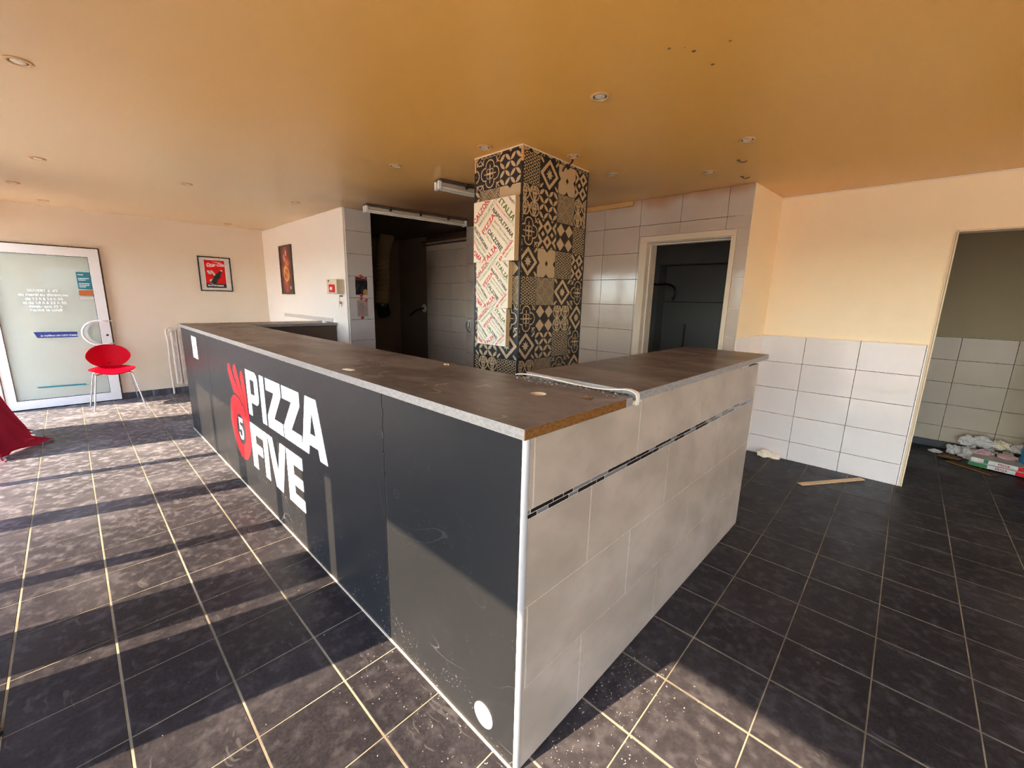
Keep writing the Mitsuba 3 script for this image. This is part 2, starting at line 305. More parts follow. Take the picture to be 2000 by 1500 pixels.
def tube(pts, r, n=10, closed=False):
    p = np.asarray(pts, float); r = np.broadcast_to(r, (len(p),))
    t = np.gradient(p, axis=0) if not closed else np.roll(p, -1, 0) - np.roll(p, 1, 0)
    t /= np.linalg.norm(t, axis=1, keepdims=True) + 1e-12
    ref = np.array([0.31, 0.17, 0.93]); a0 = np.cross(t[0], ref); a0 /= np.linalg.norm(a0)
    V = []
    a = a0
    for i in range(len(p)):
        a = a - t[i] * (a @ t[i]); a /= np.linalg.norm(a); b = np.cross(t[i], a)
        an = np.arange(n) * 2 * np.pi / n
        V.append(p[i] + r[i] * (np.cos(an)[:, None] * a + np.sin(an)[:, None] * b))
    V = np.vstack(V); f = []
    L = len(p)
    for i in range(L if closed else L - 1):
        for j in range(n):
            k, j2, i2 = i, (j + 1) % n, (i + 1) % L
            f += [(k * n + j, k * n + j2, i2 * n + j2), (k * n + j, i2 * n + j2, i2 * n + j)]
    if not closed:
        c0, c1 = len(V), len(V) + 1; V = np.vstack([V, p[0], p[-1]])
        for j in range(n):
            j2 = (j + 1) % n; f += [(c0, j2, j), (c1, (L - 1) * n + j, (L - 1) * n + j2)]
    return tm(V, f)
def lathe(prof, n=32):
    return trimesh.creation.revolve(np.array(prof, float), sections=n)
def cyl(a, b, r, n=20):
    return trimesh.creation.cylinder(radius=r, segment=[a, b], sections=n)
def smooth_path(pts, n=12):
    from scipy.interpolate import CubicSpline
    p = np.array(pts, float); s = np.r_[0, np.cumsum(np.linalg.norm(np.diff(p, axis=0), axis=1))]
    return CubicSpline(s, p)(np.linspace(0, s[-1], n * (len(p) - 1) + 1))
_font = None
def text_poly(text, height, bold=False, sx=1.0, shear=0.0):
    """lettering as shapely outline, baseline at the origin"""
    import glob
    from PIL import Image, ImageDraw, ImageFont
    global _font
    _font = _font or ImageFont.truetype(glob.glob('/opt/blender-*/*/datafiles/fonts/Inter.woff2')[0], 64)
    st = 2 if bold else 0
    x0, y0, x1, y1 = _font.getbbox(text, anchor='ls', stroke_width=st)
    im = Image.new('L', (x1 - x0 + 8, y1 - y0 + 8))
    ImageDraw.Draw(im).text((4 - x0, 4 - y0), text, 255, _font, anchor='ls', stroke_width=st)
    on = np.pad(np.asarray(im) > 127, ((0, 0), (1, 1))).astype(np.int8)
    d = np.diff(on, axis=1); rows, s = np.nonzero(d == 1); e = np.nonzero(d == -1)[1]
    g = unary_union([sbox(a, -r - 1, b, -r) for a, b, r in zip(s, e, rows)]).buffer(0.6).buffer(-0.6).simplify(0.8)
    k = height / 46.5
    return affinity.affine_transform(g, [k * sx, k * shear, 0, k, -4 * k * sx, (4 - y0) * k])
def printed(name, poly, o, U, V, m, parent, h=0.0006):
    """a flat print: the outline laid on the plane through o spanned by U and V"""
    if poly.is_empty: return None
    W = np.cross(U, V)
    return obj(name, place(extrude(poly, h), o, U, V, W), m, parent)
X, Y, Z = np.eye(3)
rng = random.Random(7); nrg = np.random.default_rng(11)
H = 2.46
def in_view(P, pad=30):
    q = (np.atleast_2d(P) - CAM) @ RM.T
    z = np.maximum(q[:, 2], 1e-6); u = 1000 + FPX * q[:, 0] / z; v = 750 + FPX * q[:, 1] / z
    return (q[:, 2] > 0.05) & (u > -pad) & (u < 2000 + pad) & (v > -pad) & (v < 1500 + pad), z

# ------------------------------------------------------------------ the shell
def struct(name, mesh, m, parent=None): return obj(name, mesh, m, parent, kind=None if parent else 'structure')
floor = struct('floor', box(-7.25, 4.75, -1.62, 5.75, -0.12, -0.0018), 'm_grout')
cells = []
for i in range(-11, 29):
    for j in range(-2, 24):
        x0, y0 = CX0 + i * TS, CY0 + j * TS
        a, b, c, d = max(x0 + .0025, -7.07), min(x0 + TS - .0025, 4.59), max(y0 + .004, -1.49), min(y0 + TS - .004, 5.59)
        if b - a < .02 or d - c < .02: continue
        cells.append((a, b, c, d))
def tile_seen(c):
    x, y = (c[0] + c[1]) / 2, (c[2] + c[3]) / 2
    pts = np.array([(px, py, 0) for px in (c[0], x, c[1]) for py in (c[2], y, c[3])])
    v, z = in_view(pts, 5)
    if not v.any(): return 0
    if -5.0 < x < 0.02 and y > 0.05 and y < 3.9 and x < -0.02 + 0.0: return 0
    if y > 4.0 and x < .8: return 0
    if x < -5 and y > 1.4: return 0
    return 1.0 / z[v].min() ** 2
ranked = sorted(cells, key=tile_seen, reverse=True)
near = [c for c in ranked[:300] if tile_seen(c) > 0]
rest = [c for c in cells if c not in set(near)]
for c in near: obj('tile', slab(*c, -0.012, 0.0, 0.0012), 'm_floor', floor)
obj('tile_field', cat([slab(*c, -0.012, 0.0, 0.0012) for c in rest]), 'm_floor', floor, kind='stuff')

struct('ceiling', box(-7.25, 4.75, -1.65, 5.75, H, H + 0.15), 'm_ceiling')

# far left wall
wl = struct('wall_left', box(-7.25, -7.08, -1.65, 3.6, 0, H), 'm_wall')
obj('cove_bead', box(-7.08, -7.068, -1.5, 1.5, H - 0.012, H), 'm_wall', wl)
bbl = struct('baseboard_left', box(-7.08, -7.074, -1.4, 1.5, 0, .079), 'm_grout')
for i in range(10):
    obj('tile', place(slab(-1.3989 + .3 * i, -1.1019 + .3 * i, 0.0, .081, 0, .011, .002), (-7.08, 0, 0), Y, Z, X), 'm_floor', bbl)
# rear left wall (the one with the dark red picture)
wrl = struct('wall_rear_left', box(-7.08, -4.158, 1.505, 1.82, 0, H), 'm_wall_lit')
obj('raised_facing', bevel_box(-6.25, -4.158, 1.48, 1.507, 0.0, H, .003), 'm_wall_lit', wrl)
zs = [0.183 + .254 * k for k in range(-1, 10)]
zrow = [-0.05, .185, .439, .693, .947, 1.2, 1.4545, 1.7085, 1.9625, 2.2165, H]
def tiles(parent, o, U, V, W, us, vs, m, depth=.010, gap=.0035, skip=None):
    for i in range(len(us) - 1):
        for j in range(len(vs) - 1):
            u0, u1, v0, v1 = us[i] + gap / 2, us[i + 1] - gap / 2, vs[j] + gap / 2, vs[j + 1] - gap / 2
            v0 = max(v0, 0.0)
            if skip:
                for r in skip(u0, u1, v0, v1):
                    if r[1] - r[0] > .012 and r[3] - r[2] > .012: obj('tile', place(slab(*r, 0, depth, .0012), o, U, V, W), m, parent)
            elif u1 - u0 > .01 and v1 - v0 > .01:
                obj('tile', place(slab(u0, u1, v0, v1, 0, depth, .0012), o, U, V, W), m, parent)
obj('joint_bed', box(-4.16, -4.154, 1.507, 1.82, 0, H), 'm_joint_dark', wrl)
tiles(wrl, (-4.158, 0, 0), Y, Z, X, [1.50, 1.822], zrow[2:], 'm_strip_tile')
# recess behind it
struct('wall_recess_left', box(-6.28, -6.13, 1.82, 3.55, 0, H), 'm_black_wall')
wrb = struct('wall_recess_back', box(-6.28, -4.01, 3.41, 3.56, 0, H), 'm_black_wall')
tiles(wrb, (0, 3.41, 0), X, Z, -Y, [-5.28, -4.99, -4.595, -4.20, -4.012], zrow[2:], 'm_recess_tile', depth=.009)
obj('side_lining', box(-7.08, -4.17, 1.82, 1.83, 0, H), 'm_black_wall', wrl)
# door wall
wm = struct('wall_rear_middle', cat(box(-4.01, -1.30, 3.2, 3.4, 0, H), box(-1.30, -.52, 3.2, 3.4, 2.055, H), box(-4.01, -3.99, 3.2, 3.56, 0, H)), 'm_joint_dark')
us = [-4.01 + .0, -3.78, -3.38, -2.98, -2.58, -2.18, -1.78, -1.38, -.98, -.58, -.388]
DO = (-1.362, -.484, 2.115)
def cut_door(u0, u1, v0, v1):
    if v0 >= DO[2] or u1 <= DO[0] or u0 >= DO[1]: return [(u0, u1, v0, v1)]
    out = []
    if u0 < DO[0]: out.append((u0, DO[0], v0, v1))
    if u1 > DO[1]: out.append((DO[1], u1, v0, v1))
    if v1 > DO[2]:
        a, b = max(u0, DO[0]), min(u1, DO[1])
        if u0 >= DO[0] and u1 <= DO[1]: out.append((a, b, DO[2], v1))
        else: out = [(u0, u1, DO[2], v1)] + [(r[0], r[1], v0, DO[2]) for r in out]
    return out
tiles(wm, (0, 3.2, 0), X, Z, -Y, us, zrow[2:], 'm_door_tile', skip=cut_door)
# the chimney-like return between the two rear walls
ret = struct('wall_return', extrude(Polygon([(-.52, 3.2), (-.388, 3.2), (-.338, 3.90), (-.338, 4.0), (-.52, 4.0)]), H), 'm_wall_warm')
dv = np.array([.05, .70, 0]); dv /= np.linalg.norm(dv); nv = np.array([dv[1], -dv[0], 0])
tiles(ret, (-.388, 3.2, 0), dv, Z, nv, [0.0, .30, .69], [-.05, .185, .439, .693, .947, 1.197], 'm_white_tile', depth=.008)
# rear right wall with the tiled dado
wr = struct('wall_rear_right', cat(box(-.36, .85, 3.90, 4.0, 0, H), box(.85, 1.75, 3.90, 4.0, 2.062, H), box(1.75, 4.6, 3.90, 4.0, 0, H)), 'm_wall_warm')
obj('joint_bed', box(-.345, .822, 3.895, 3.902, 0, 1.197), 'm_joint_dark', wr)
tiles(wr, (0, 3.897, 0), X, Z, -Y, [-.338, .0185, .4125, .82], [-.05, .185, .439, .693, .947, 1.199], 'm_white_tile')
obj('dado_bead', box(-.335, .822, 3.884, 3.90, 1.199, 1.206), 'm_wall_warm', wr)
obj('tile_edge_strip', bevel_box(.8215, .829, 3.884, 3.90, 0, 1.2, .001), 'm_white_plastic', wr)
struct('trim_1', cat(bevel_box(.834, .842, 3.886, 3.91, 0, 2.06, .001), bevel_box(.846, .856, 3.882, 4.004, 0, 2.07, .002), bevel_box(.846, 1.75, 3.882, 4.004, 2.055, 2.066, .002)), 'm_cream_trim')
struct('trim_2', cat(bevel_box(-7.08, -4.158, 1.474, 1.482, H - .008, H, .001), bevel_box(-.36, 4.6, 3.892, 3.9, H - .01, H, .001)), 'm_wall')
wrt = struct('wall_right', cat(box(4.6, 4.75, -1.65, -1.3, 0, H), box(4.6, 4.75, .6, 5.75, 0, H), box(4.6, 4.75, -1.3, .6, 2.2, H)), 'm_wall_warm')
for k, (a, b) in enumerate([(-1.3, .6)]):
    w = thing(f'window_{k+12}', None, None, kind='structure')  # unseen side window, added to let sky light in from the right
    obj('frame', place(extrude(sbox(a, 0, b, 2.2).difference(sbox(a + .05, .07, b - .05, 2.13)), .06), (4.64, 0, 0), Y, Z, X), 'm_white_paint', w)
    obj('pane', tm([(4.67, a + .05, .07), (4.67, b - .05, .07), (4.67, b - .05, 2.13), (4.67, a + .05, 2.13)], [(0, 1, 2), (0, 2, 3)]), 'm_glass', w)
struct('wall_back_right', box(2.3, 2.42, 4.0, 5.75, 0, H), 'm_back_paint')
# rooms behind
bk = struct('wall_back', box(-3.2, 2.3, 5.61, 5.75, 0, H), 'm_back_paint')
obj('joint_bed', box(.62, 2.3, 5.603, 5.612, 0, 1.2), 'm_joint_dark', bk)
tiles(bk, (0, 5.606, 0), X, Z, -Y, [.72, 1.118, 1.507, 1.90, 2.29], [.075, .24, .481, .721, .962, 1.2], 'm_back_tile')
struct('baseboard_back', box(.62, 2.3, 5.592, 5.606, 0, .075), 'm_dark_grey')
struct('wall_partition', box(-.5, -.4, 4.0, 5.62, 0, H), 'm_back_paint')
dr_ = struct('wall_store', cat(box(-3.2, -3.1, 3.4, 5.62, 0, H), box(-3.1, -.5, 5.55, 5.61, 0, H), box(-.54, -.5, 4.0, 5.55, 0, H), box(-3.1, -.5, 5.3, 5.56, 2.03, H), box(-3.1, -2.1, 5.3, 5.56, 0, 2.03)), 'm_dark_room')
obj('ledge_line', box(-2.1, -.5, 5.535, 5.552, 1.50, 1.51), 'm_dark_grey', dr_)

# doorway casing of the store room
d1 = struct('door_1', cat(bevel_box(-1.358, -1.285, 3.178, 3.21, 0, 2.112, .003), bevel_box(-.525, -.486, 3.178, 3.21, 0, 2.112, .003), bevel_box(-1.358, -.486, 3.176, 3.21, 2.055, 2.112, .003)), 'm_cream_trim')
obj('lining', cat(bevel_box(-1.302, -1.288, 3.20, 3.41, 0, 2.06, .002), bevel_box(-1.302, -.515, 3.2, 3.41, 2.048, 2.062, .002)), 'm_cream_trim', d1)
obj('door_stop', cat(bevel_box(-1.29, -1.276, 3.26, 3.29, 0, 2.05, .002), bevel_box(-1.29, -.515, 3.26, 3.29, 2.036, 2.05, .002)), 'm_old_white', d1)

# the glazed street front, its left-hand posts where their shadows fall on the floor
FY = -1.55
wf = struct('wall_front', cat(box(-7.25, 4.75, -1.66, -1.48, 2.14, H), box(-7.25, -7.02, -1.66, -1.48, 0, 2.14), box(4.5, 4.75, -1.66, -1.48, 0, 2.14)), 'm_wall')
posts = [(-5.97, -5.92), (-5.02, -4.97), (-4.24, -4.16), (-3.44, -3.24), (-2.54, -2.45), (-2.04, -1.74), (-1.65, -1.13), (1.35, 1.45), (2.95, 3.05)]
for a, b in posts: obj('post', bevel_box(a, b, FY - .035, FY + .035, 0, 2.15, .004), 'm_white_paint', wf)
spans = [(-5.92, -5.02), (-4.97, -4.24), (-4.16, -3.44), (-3.24, -2.54), (-2.45, -2.04), (-1.74, -1.65), (-1.13, 1.35), (1.45, 2.95), (3.05, 4.5)]  # unseen right-hand bays are added to light the right side
for k, (a, b) in enumerate(spans):
    w = thing(f'window_{k+1}', None, None, kind='structure')
    t = .014 if b - a < .2 else .03
    obj('frame', cat(box(a, b, FY - .025, FY + .025, 0.0, .06), box(a, b, FY - .025, FY + .025, 2.08, 2.15)), 'm_white_paint', w)
    obj('pane', box(a, b, FY - .001, FY + .001, .06, 2.08), 'm_glass', w)
    # single sheet
    g = tm([(a, FY, .06), (b, FY, .06), (b, FY, 2.08), (a, FY, 2.08)], [(0, 1, 2), (0, 2, 3)])
    scene[w + '__pane'] = mikit.ply(g, 'm_glass')
can = obj('canopy', box(-7.6, 5.0, -2.35, -1.66, 2.34, 2.48), 'm_facade', None, 'pale concrete canopy over the street front outside the windows', 'canopy')
labels[can] = {'kind': 'structure'}
pv = obj('pavement', box(-40, 40, -40, -1.66, -.3, -.03), 'm_pavement', None); labels[pv] = {'kind': 'structure'}  # unseen street ground, put in bright to bounce daylight indoors

# ------------------------------------------------------------------ the counter
HT = 1.1475
LB = 1.117
cf = thing('bar_counter', 'long dark grey panelled front of the bar counter bearing large white and red lettering', 'counter')
obj('carcass', box(-4.88, -.026, .014, .498, 0.0, LB - .002), 'm_dark_grey', cf)
pan = [(-4.90, -3.748), (-3.742, -.7525), (-.7465, -.012)]
pk = []
for a, b in pan:
    pk.append(obj('panel', place(slab(a, b, 0.004, LB - .001, 0, .014, .0015), (0, .014, 0), X, Z, -Y), 'm_panel', cf))
obj('joint_strip', box(-3.747, -3.743, .002, .013, 0, LB - .002), 'm_old_white', cf)
obj('joint_strip', box(-.752, -.747, .003, .013, 0, LB - .002), 'm_dark_brown', cf)
obj('base_sealant', box(-4.9, 0, -.006, .004, 0, .004), 'm_pale_grout', cf)
obj('chip', cat([box(-.752 + rng.uniform(-.004, .004), -.748 + rng.uniform(0, .006), -.0015, .004, z, z + rng.uniform(.006, .03)) for z in (.18, .31, .44, .78, .86, .93, 1.02)]), 'm_black', cf, kind='stuff')
P2 = pk[1]
def onpanel(name, poly, m, h, parent=P2, o=0.0):
    return obj(name, place(extrude(poly, h), (0, -o, 0), X, Z, -Y), m, parent)
def pg(*pts, holes=()): return Polygon(pts, holes)
Pl = unary_union([sbox(-2.612, .641, -2.527, .964), Polygon([(-2.612, .964), (-2.40, .964), (-2.365, .945), (-2.352, .91), (-2.352, .795), (-2.365, .757), (-2.40, .738), (-2.612, .738)])]).difference(sbox(-2.525, .80, -2.437, .903))
Il = sbox(-2.308, .641, -2.222, .964)
def Zl(x): return pg((x, .964), (x + .268, .964), (x + .268, .885), (x + .118, .720), (x + .268, .720), (x + .268, .641), (x - .008, .641), (x - .008, .717), (x + .142, .885), (x, .885))
Al = pg((-1.543, .964), (-1.402, .964), (-1.300, .641), (-1.393, .641), (-1.411, .698), (-1.522, .698), (-1.538, .641), (-1.630, .641), holes=[[(-1.468, .885), (-1.503, .764), (-1.432, .764)]])
Fl = unary_union([sbox(-2.625, .245, -2.515, .578), sbox(-2.625, .508, -2.360, .578), sbox(-2.625, .372, -2.380, .440)])
Il2 = sbox(-2.350, .245, -2.258, .578)
Vl = pg((-2.250, .578), (-2.152, .578), (-2.084, .375), (-2.014, .578), (-1.915, .578), (-2.020, .245), (-2.146, .245))
El = unary_union([sbox(-1.905, .245, -1.80, .578), sbox(-1.905, .504, -1.655, .578), sbox(-1.905, .375, -1.663, .440), sbox(-1.905, .245, -1.655, .318)])
for g in (Pl, Il, Zl(-2.185), Zl(-1.895), Al, Fl, Il2, Vl, El):
    onpanel('letter', g.buffer(-.003).buffer(.003), 'm_white_vinyl', .0016)
def finger(pts, w):
    q = smooth_path([(x, 0, z) for x, z in pts], 8); n = len(q); out = []
    for i in range(n - 1):
        r0, r1 = np.interp(i, np.linspace(0, n - 1, len(w)), w), np.interp(i + 1, np.linspace(0, n - 1, len(w)), w)
        out.append(MultiPolygon([Point(q[i][0], q[i][2]).buffer(r0), Point(q[i + 1][0], q[i + 1][2]).buffer(r1)]).convex_hull)
    return unary_union(out)
f1 = finger([(-3.045, .905), (-2.955, .79), (-2.82, .70)], (.048, .055, .045))
f2 = finger([(-2.885, .915), (-2.815, .80), (-2.715, .66)], (.048, .05, .02))
f3 = finger([(-2.715, .890), (-2.690, .78), (-2.665, .66)], (.045, .045, .02))
body = Polygon([(-2.66, .70), (-2.625, .60), (-2.61, .50), (-2.635, .40), (-2.70, .31), (-2.78, .245), (-2.865, .222), (-2.955, .228), (-3.03, .275), (-3.09, .35), (-3.135, .44), (-3.15, .50), (-3.13, .545), (-3.125, .60), (-3.09, .66), (-3.02, .705), (-2.94, .722), (-2.86, .712), (-2.78, .68), (-2.72, .66)]).buffer(.02).buffer(-.02)
gap = unary_union([LineString([(-2.90, .85), (-2.79, .72), (-2.73, .63)]).buffer(.005), LineString([(-2.765, .85), (-2.725, .74), (-2.695, .64)]).buffer(.005), LineString([(-2.96, .728), (-2.85, .716), (-2.74, .655), (-2.70, .61)]).buffer(.007), LineString([(-3.16, .535), (-3.10, .53), (-3.06, .545)]).buffer(.004)])
oval = affinity.scale(Point(-2.878, .462).buffer(1, 48), .108, .117)
onpanel('hand_emblem', unary_union([f1, f2, f3, body]).difference(gap).difference(oval.buffer(.004)), 'm_red_vinyl', .0012)
onpanel('numeral_disc', oval, 'm_black', .0010)
five = unary_union([sbox(-2.925, .520, -2.825, .553), sbox(-2.925, .455, -2.895, .553), affinity.scale(Point(-2.882, .435).buffer(.062, 32), 1, .92).difference(affinity.scale(Point(-2.885, .435).buffer(.032, 32), 1, .9)).difference(sbox(-2.99, .430, -2.905, .50)), sbox(-2.925, .452, -2.90, .475)])
onpanel('numeral', five, 'm_white_vinyl', .0018)
st_ = onpanel('sticker', sbox(-4.39, .848, -4.168, 1.060), 'm_white_plastic', .0012, pk[0])
for q in (text_poly('EXTRA', .022, True), ):
    pass
onpanel('sticker_print', unary_union([affinity.scale(Point(-4.28, .955).buffer(1, 24), .05, .022), affinity.scale(Point(-4.28, 1.02).buffer(.015), 1, 1), sbox(-4.35, .905, -4.22, .915), sbox(-4.33, .885, -4.24, .893)]), 'm_pink_paper', .0006, pk[0], o=.0012)
cap = lathe([(0, 0), (.044, 0), (.044, .003), (.040, .005), (0, .006)], 40)
obj('blanking_plate', place(cap, (-.152, 0.0, .101), X, Z, -Y), 'm_white_plastic', pk[2], smooth=30)

# tiled leg, turned by its 0.8 degrees
ang = math.atan2(.0295, 2.08)
EV = np.array([math.sin(ang), math.cos(ang), 0]); EN = np.array([math.cos(ang), -math.sin(ang), 0]); O3 = np.array([0.0, 0.0, 0.0])
LEG = 2.20
cs = thing('tiled_counter', 'grey tiled end leg of the bar counter with a black mosaic band', 'counter')
obj('carcass', place(box(-.52, -.020, .535, LEG - .002, 0, LB - .002), O3, EN, EV, Z), 'm_dark_brown', cs)
obj('grout_bed', place(box(-.020, -.0016, .015, LEG, 0, LB - .002), O3, EN, EV, Z), 'm_pale_grout', cs)
obj('top_rail', place(box(-.52, -.0025, .62, 2.0, LB - .002, LB + .0115), O3, EN, EV, Z), 'm_pale_grout', cs)
rows = [(.905, 1.116, [.012, .036, .637, 1.254, 1.86, LEG]), (.592, .876, [.012, .334, .934, 1.553, 2.155, LEG]), (.303, .589, [.012, .029, .637, 1.244, 1.857, LEG]), (0.002, .300, [.012, .331, .937, 1.54, 2.148, LEG])]
for z0, z1, vs in rows:
    for a, b in zip(vs[:-1], vs[1:]):
        zt = z1 + .0125 if (z0 > .9 and a > .6 and b < 2.0) else z1
        obj('tile', place(slab(a + .002, b - .002, z0, zt, 0, .011, .0010), O3 - .011 * EN, EV, Z, EN), 'm_grey_tile', cs)
top = [(.012, 'g'), (.028, 'k'), (.129, 'k'), (.179, 'k'), (.229, 'g'), (.329, 'g'), (.432, 'k'), (.584, 'k'), (.637, 'k'), (.740, 'g'), (.795, 'k'), (.898, 'k'), (.948, 'g'), (1.005, 'k'), (1.160, 'g'), (1.216, 'k'), (1.276, 'k'), (1.361, 'g'), (1.41, 'k'), (1.50, 'g'), (1.60, 'k'), (1.70, 'g'), (1.80, 'k'), (1.90, 'g'), (2.0, 'g'), (2.10, 'g'), (LEG, '')]
bot = [(.012, 'k'), (.056, 'g'), (.106, 'k'), (.207, 'g'), (.255, 'k'), (.362, 'k'), (.413, 'g'), (.565, 'k'), (.669, 'k'), (.776, 'k'), (.828, 'g'), (.879, 'g'), (.985, 'k'), (1.035, 'k'), (1.09, 'g'), (1.23, 'k'), (1.285, 'k'), (1.39, 'g'), (1.44, 'k'), (1.55, 'g'), (1.60, 'k'), (1.75, 'k'), (1.80, 'g'), (1.95, 'k'), (2.05, 'g'), (LEG, '')]
for row, z0, z1 in ((top, .8925, .9035), (bot, .878, .8905)):
    for (a, c), (b, _) in zip(row[:-1], row[1:]):
        obj('mosaic_piece', place(slab(a + .0015, b - .0015, z0, z1, 0, .0104, .0006), O3 - .011 * EN, EV, Z, EN), 'm_mosaic_black' if c == 'k' else 'm_mosaic_grey', cs)
arc = [(0, 0)] + [(.0145 * math.cos(t), .0145 * math.sin(t)) for t in np.linspace(0, math.pi / 2, 9)]
tr = extrude(Polygon(arc), LB - .001)
obj('corner_trim', place(tr, (-.0125, .0125, 0), X, -Y, Z), 'm_alu', cs, smooth=30)

# left return of the counter
cr = thing('counter_return', 'shadowed brown return of the bar counter below the dark red picture wall', 'counter')
obj('carcass', bevel_box(-4.88, -4.47, .50, 1.478, 0, LB - .002, .003), 'm_dark_brown', cr)

# worktops
def top_slab(poly, z0, z1, m='m_worktop'):
    return place(extrude(poly, z1 - z0), (0, 0, z0), X, Y, Z)
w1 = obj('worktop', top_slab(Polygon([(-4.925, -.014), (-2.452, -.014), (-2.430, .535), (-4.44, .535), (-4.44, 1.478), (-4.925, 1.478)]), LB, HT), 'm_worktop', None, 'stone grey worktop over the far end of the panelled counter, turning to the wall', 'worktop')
hole = Point(-.246, .340).buffer(.030, 32)
w2 = thing('worktop', 'stone grey worktop over the panelled counter with a round hole and raw chipboard end', 'worktop')
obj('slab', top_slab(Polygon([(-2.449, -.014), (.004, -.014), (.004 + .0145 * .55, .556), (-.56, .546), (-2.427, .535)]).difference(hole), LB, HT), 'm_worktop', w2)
obj('raw_edge', place(slab(-.0135, .508, LB + .0005, HT - .0008, 0, .0035, .0005), (.0035, 0, 0), EV, Z, EN), 'm_chip', w2, 'raw brown chipboard end')
obj('hole_lining', place(lathe([(.0305, -.03), (.0305, -.0012), (.0292, -.0012), (.0292, -.03)], 32), (-.246, .340, HT), X, Y, Z), 'm_pale_wood', w2)
obj('hole_floor', place(lathe([(0, -.030), (.030, -.030), (.030, -.027), (0, -.027)], 32), (-.246, .340, HT), X, Y, Z), 'm_pale_wood', w2)
w3p = Polygon([(-.548, .600), (.006, .600), (.006, 2.40), (-.548, 2.40)])
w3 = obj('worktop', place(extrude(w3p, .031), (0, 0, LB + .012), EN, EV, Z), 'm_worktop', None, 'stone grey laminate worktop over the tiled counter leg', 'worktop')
# jointing strip between the two worktops
st3 = thing('edging_strip', 'white plastic edging strip across the joint of the two worktops, curled over the edge', 'edging strip')
prof = smooth_path([(-.556, .562, HT + .004), (-.3, .573, HT + .008), (-.06, .585, HT + .013), (.002, .588, HT + .014), (.014, .589, HT + .006), (.016, .589, HT - .012), (.016, .589, HT - .034)], 8)
ribbon_v, ribbon_f = [], []
for i, q in enumerate(prof):
    t = prof[min(i + 1, len(prof) - 1)] - prof[max(i - 1, 0)]; t /= np.linalg.norm(t)
    nn = np.cross(t, Y); nn /= np.linalg.norm(nn)
    wv = Y
    for s1, s2 in ((-.012, -.0015), (.012, -.0015), (.012, .0015), (-.012, .0015)): ribbon_v.append(q + wv * s1 + nn * s2)
for i in range(len(prof) - 1):
    for j in range(4):
        a, b = i * 4 + j, i * 4 + (j + 1) % 4; ribbon_f += [(a, b, b + 4), (a, b + 4, a + 4)]
L_ = (len(prof) - 1) * 4
ribbon_f += [(0, 2, 1), (0, 3, 2), (L_, L_ + 1, L_ + 2), (L_, L_ + 2, L_ + 3)]
m_ = tm(ribbon_v, ribbon_f); m_.fix_normals()
obj('strip', m_, 'm_strip_white', st3, smooth=40)
obj('filler', place(box(-.55, .012, -.016, .013, 0, .012), (0, .585, LB + .0), EN, EV, Z), 'm_old_white', st3)
def crumbs(n, fn, lo, hi):
    ms = []
    for _ in range(n):
        p, s = fn(), rng.uniform(lo, hi)
        v = nrg.normal(size=(6, 3)); v /= np.linalg.norm(v, axis=1, keepdims=True); v = v * s * np.array([1, 1, .5]) * nrg.uniform(.6, 1.2, (6, 1))
        h = trimesh.convex.convex_hull(v); h.apply_translation(np.array(p) + [0, 0, -h.bounds[0, 2]]); ms.append(h)
    return cat(ms)
def gunk():
    t = rng.random() ** .7; x = -.50 + .49 * t
    return (x, .566 + .02 * t - abs(rng.gauss(0, .013)) - .012, HT)
obj('sealant_crumbs', crumbs(170, gunk, .002, .007), 'm_gunk', None, 'dark crumbs of old sealant along the white strip on the worktop', 'debris', kind='stuff')
def pale():
    t = rng.random(); x = -.50 + .49 * t
    return (x + rng.uniform(-.02, .02), .548 + .02 * t - abs(rng.gauss(0, .03)), HT)
obj('plaster_crumbs', crumbs(60, pale, .0015, .006), 'm_debris', None, 'pale crumbs and dust beside the white strip on the worktop', 'debris', kind='stuff')
for (x, y, a, l) in ((-.47, .40, .3, .03), (-.40, .46, 1.0, .02), (-.10, .47, .2, .03), (-.05, .50, .8, .025)):
    pass
sh = thing('paper_scrap', 'small curled grey scrap lying on the worktop near the round hole', 'scrap')
g = np.linspace(0, 1, 7); V = []
for i in g:
    for j in g: V.append((-.105 + .035 * i + .01 * j, .405 + .02 * j - .008 * i, HT + .001 + .008 * (i - .5) ** 2 * 4 * j))
idx = lambda i, j: i * 7 + j
F_ = [t for i in range(6) for j in range(6) for t in ((idx(i, j), idx(i + 1, j), idx(i + 1, j + 1)), (idx(i, j), idx(i + 1, j + 1), idx(i, j + 1)))]
top_m = tm(V, F_); b2 = tm(np.array(V) - [0, 0, .0008], np.array(F_)[:, ::-1]); obj('sheet', cat(top_m, b2), 'm_card', sh)
wc = [(-1.22, .05, .05, .016, .4), (-.955, .44, .02, .01, .2), (-.92, .47, .016, .012, 1.0)]
obj('wood_chip', place(bevel_box(-.03, .03, -.012, .012, 0, .003, .001), (-1.13, .052, HT), np.array([.98, .2, 0]), np.array([-.2, .98, 0]), Z), 'm_box_card', None, 'thin orange chip of card on the front edge of the long worktop', 'scrap')
obj('bread_crumb', crumbs(4, lambda: (-.96 + rng.uniform(-.05, .05), .49 + rng.uniform(-.02, .02), HT), .006, .012), 'm_pale_wood', None, 'yellow crumbs near the back edge of the long worktop', 'debris', kind='stuff')
obj('cable_adaptor', bevel_box(-4.46, -4.41, 1.30, 1.335, HT, HT + .028, .004), 'm_white_plastic', None, 'small white plug block at the end of the far worktop under the fire alarm box', 'plug')
# upstand on the wall
obj('worktop_upstand', place(slab(-6.25, -4.56, 0.0, .047, 0, .012, .002), (0, 1.48, 1.1495), X, Z, -Y), 'm_mosaic_grey' if False else 'm_strip_tile', None, 'worn light grey upstand panel on the white wall below the dark red picture', 'panel')

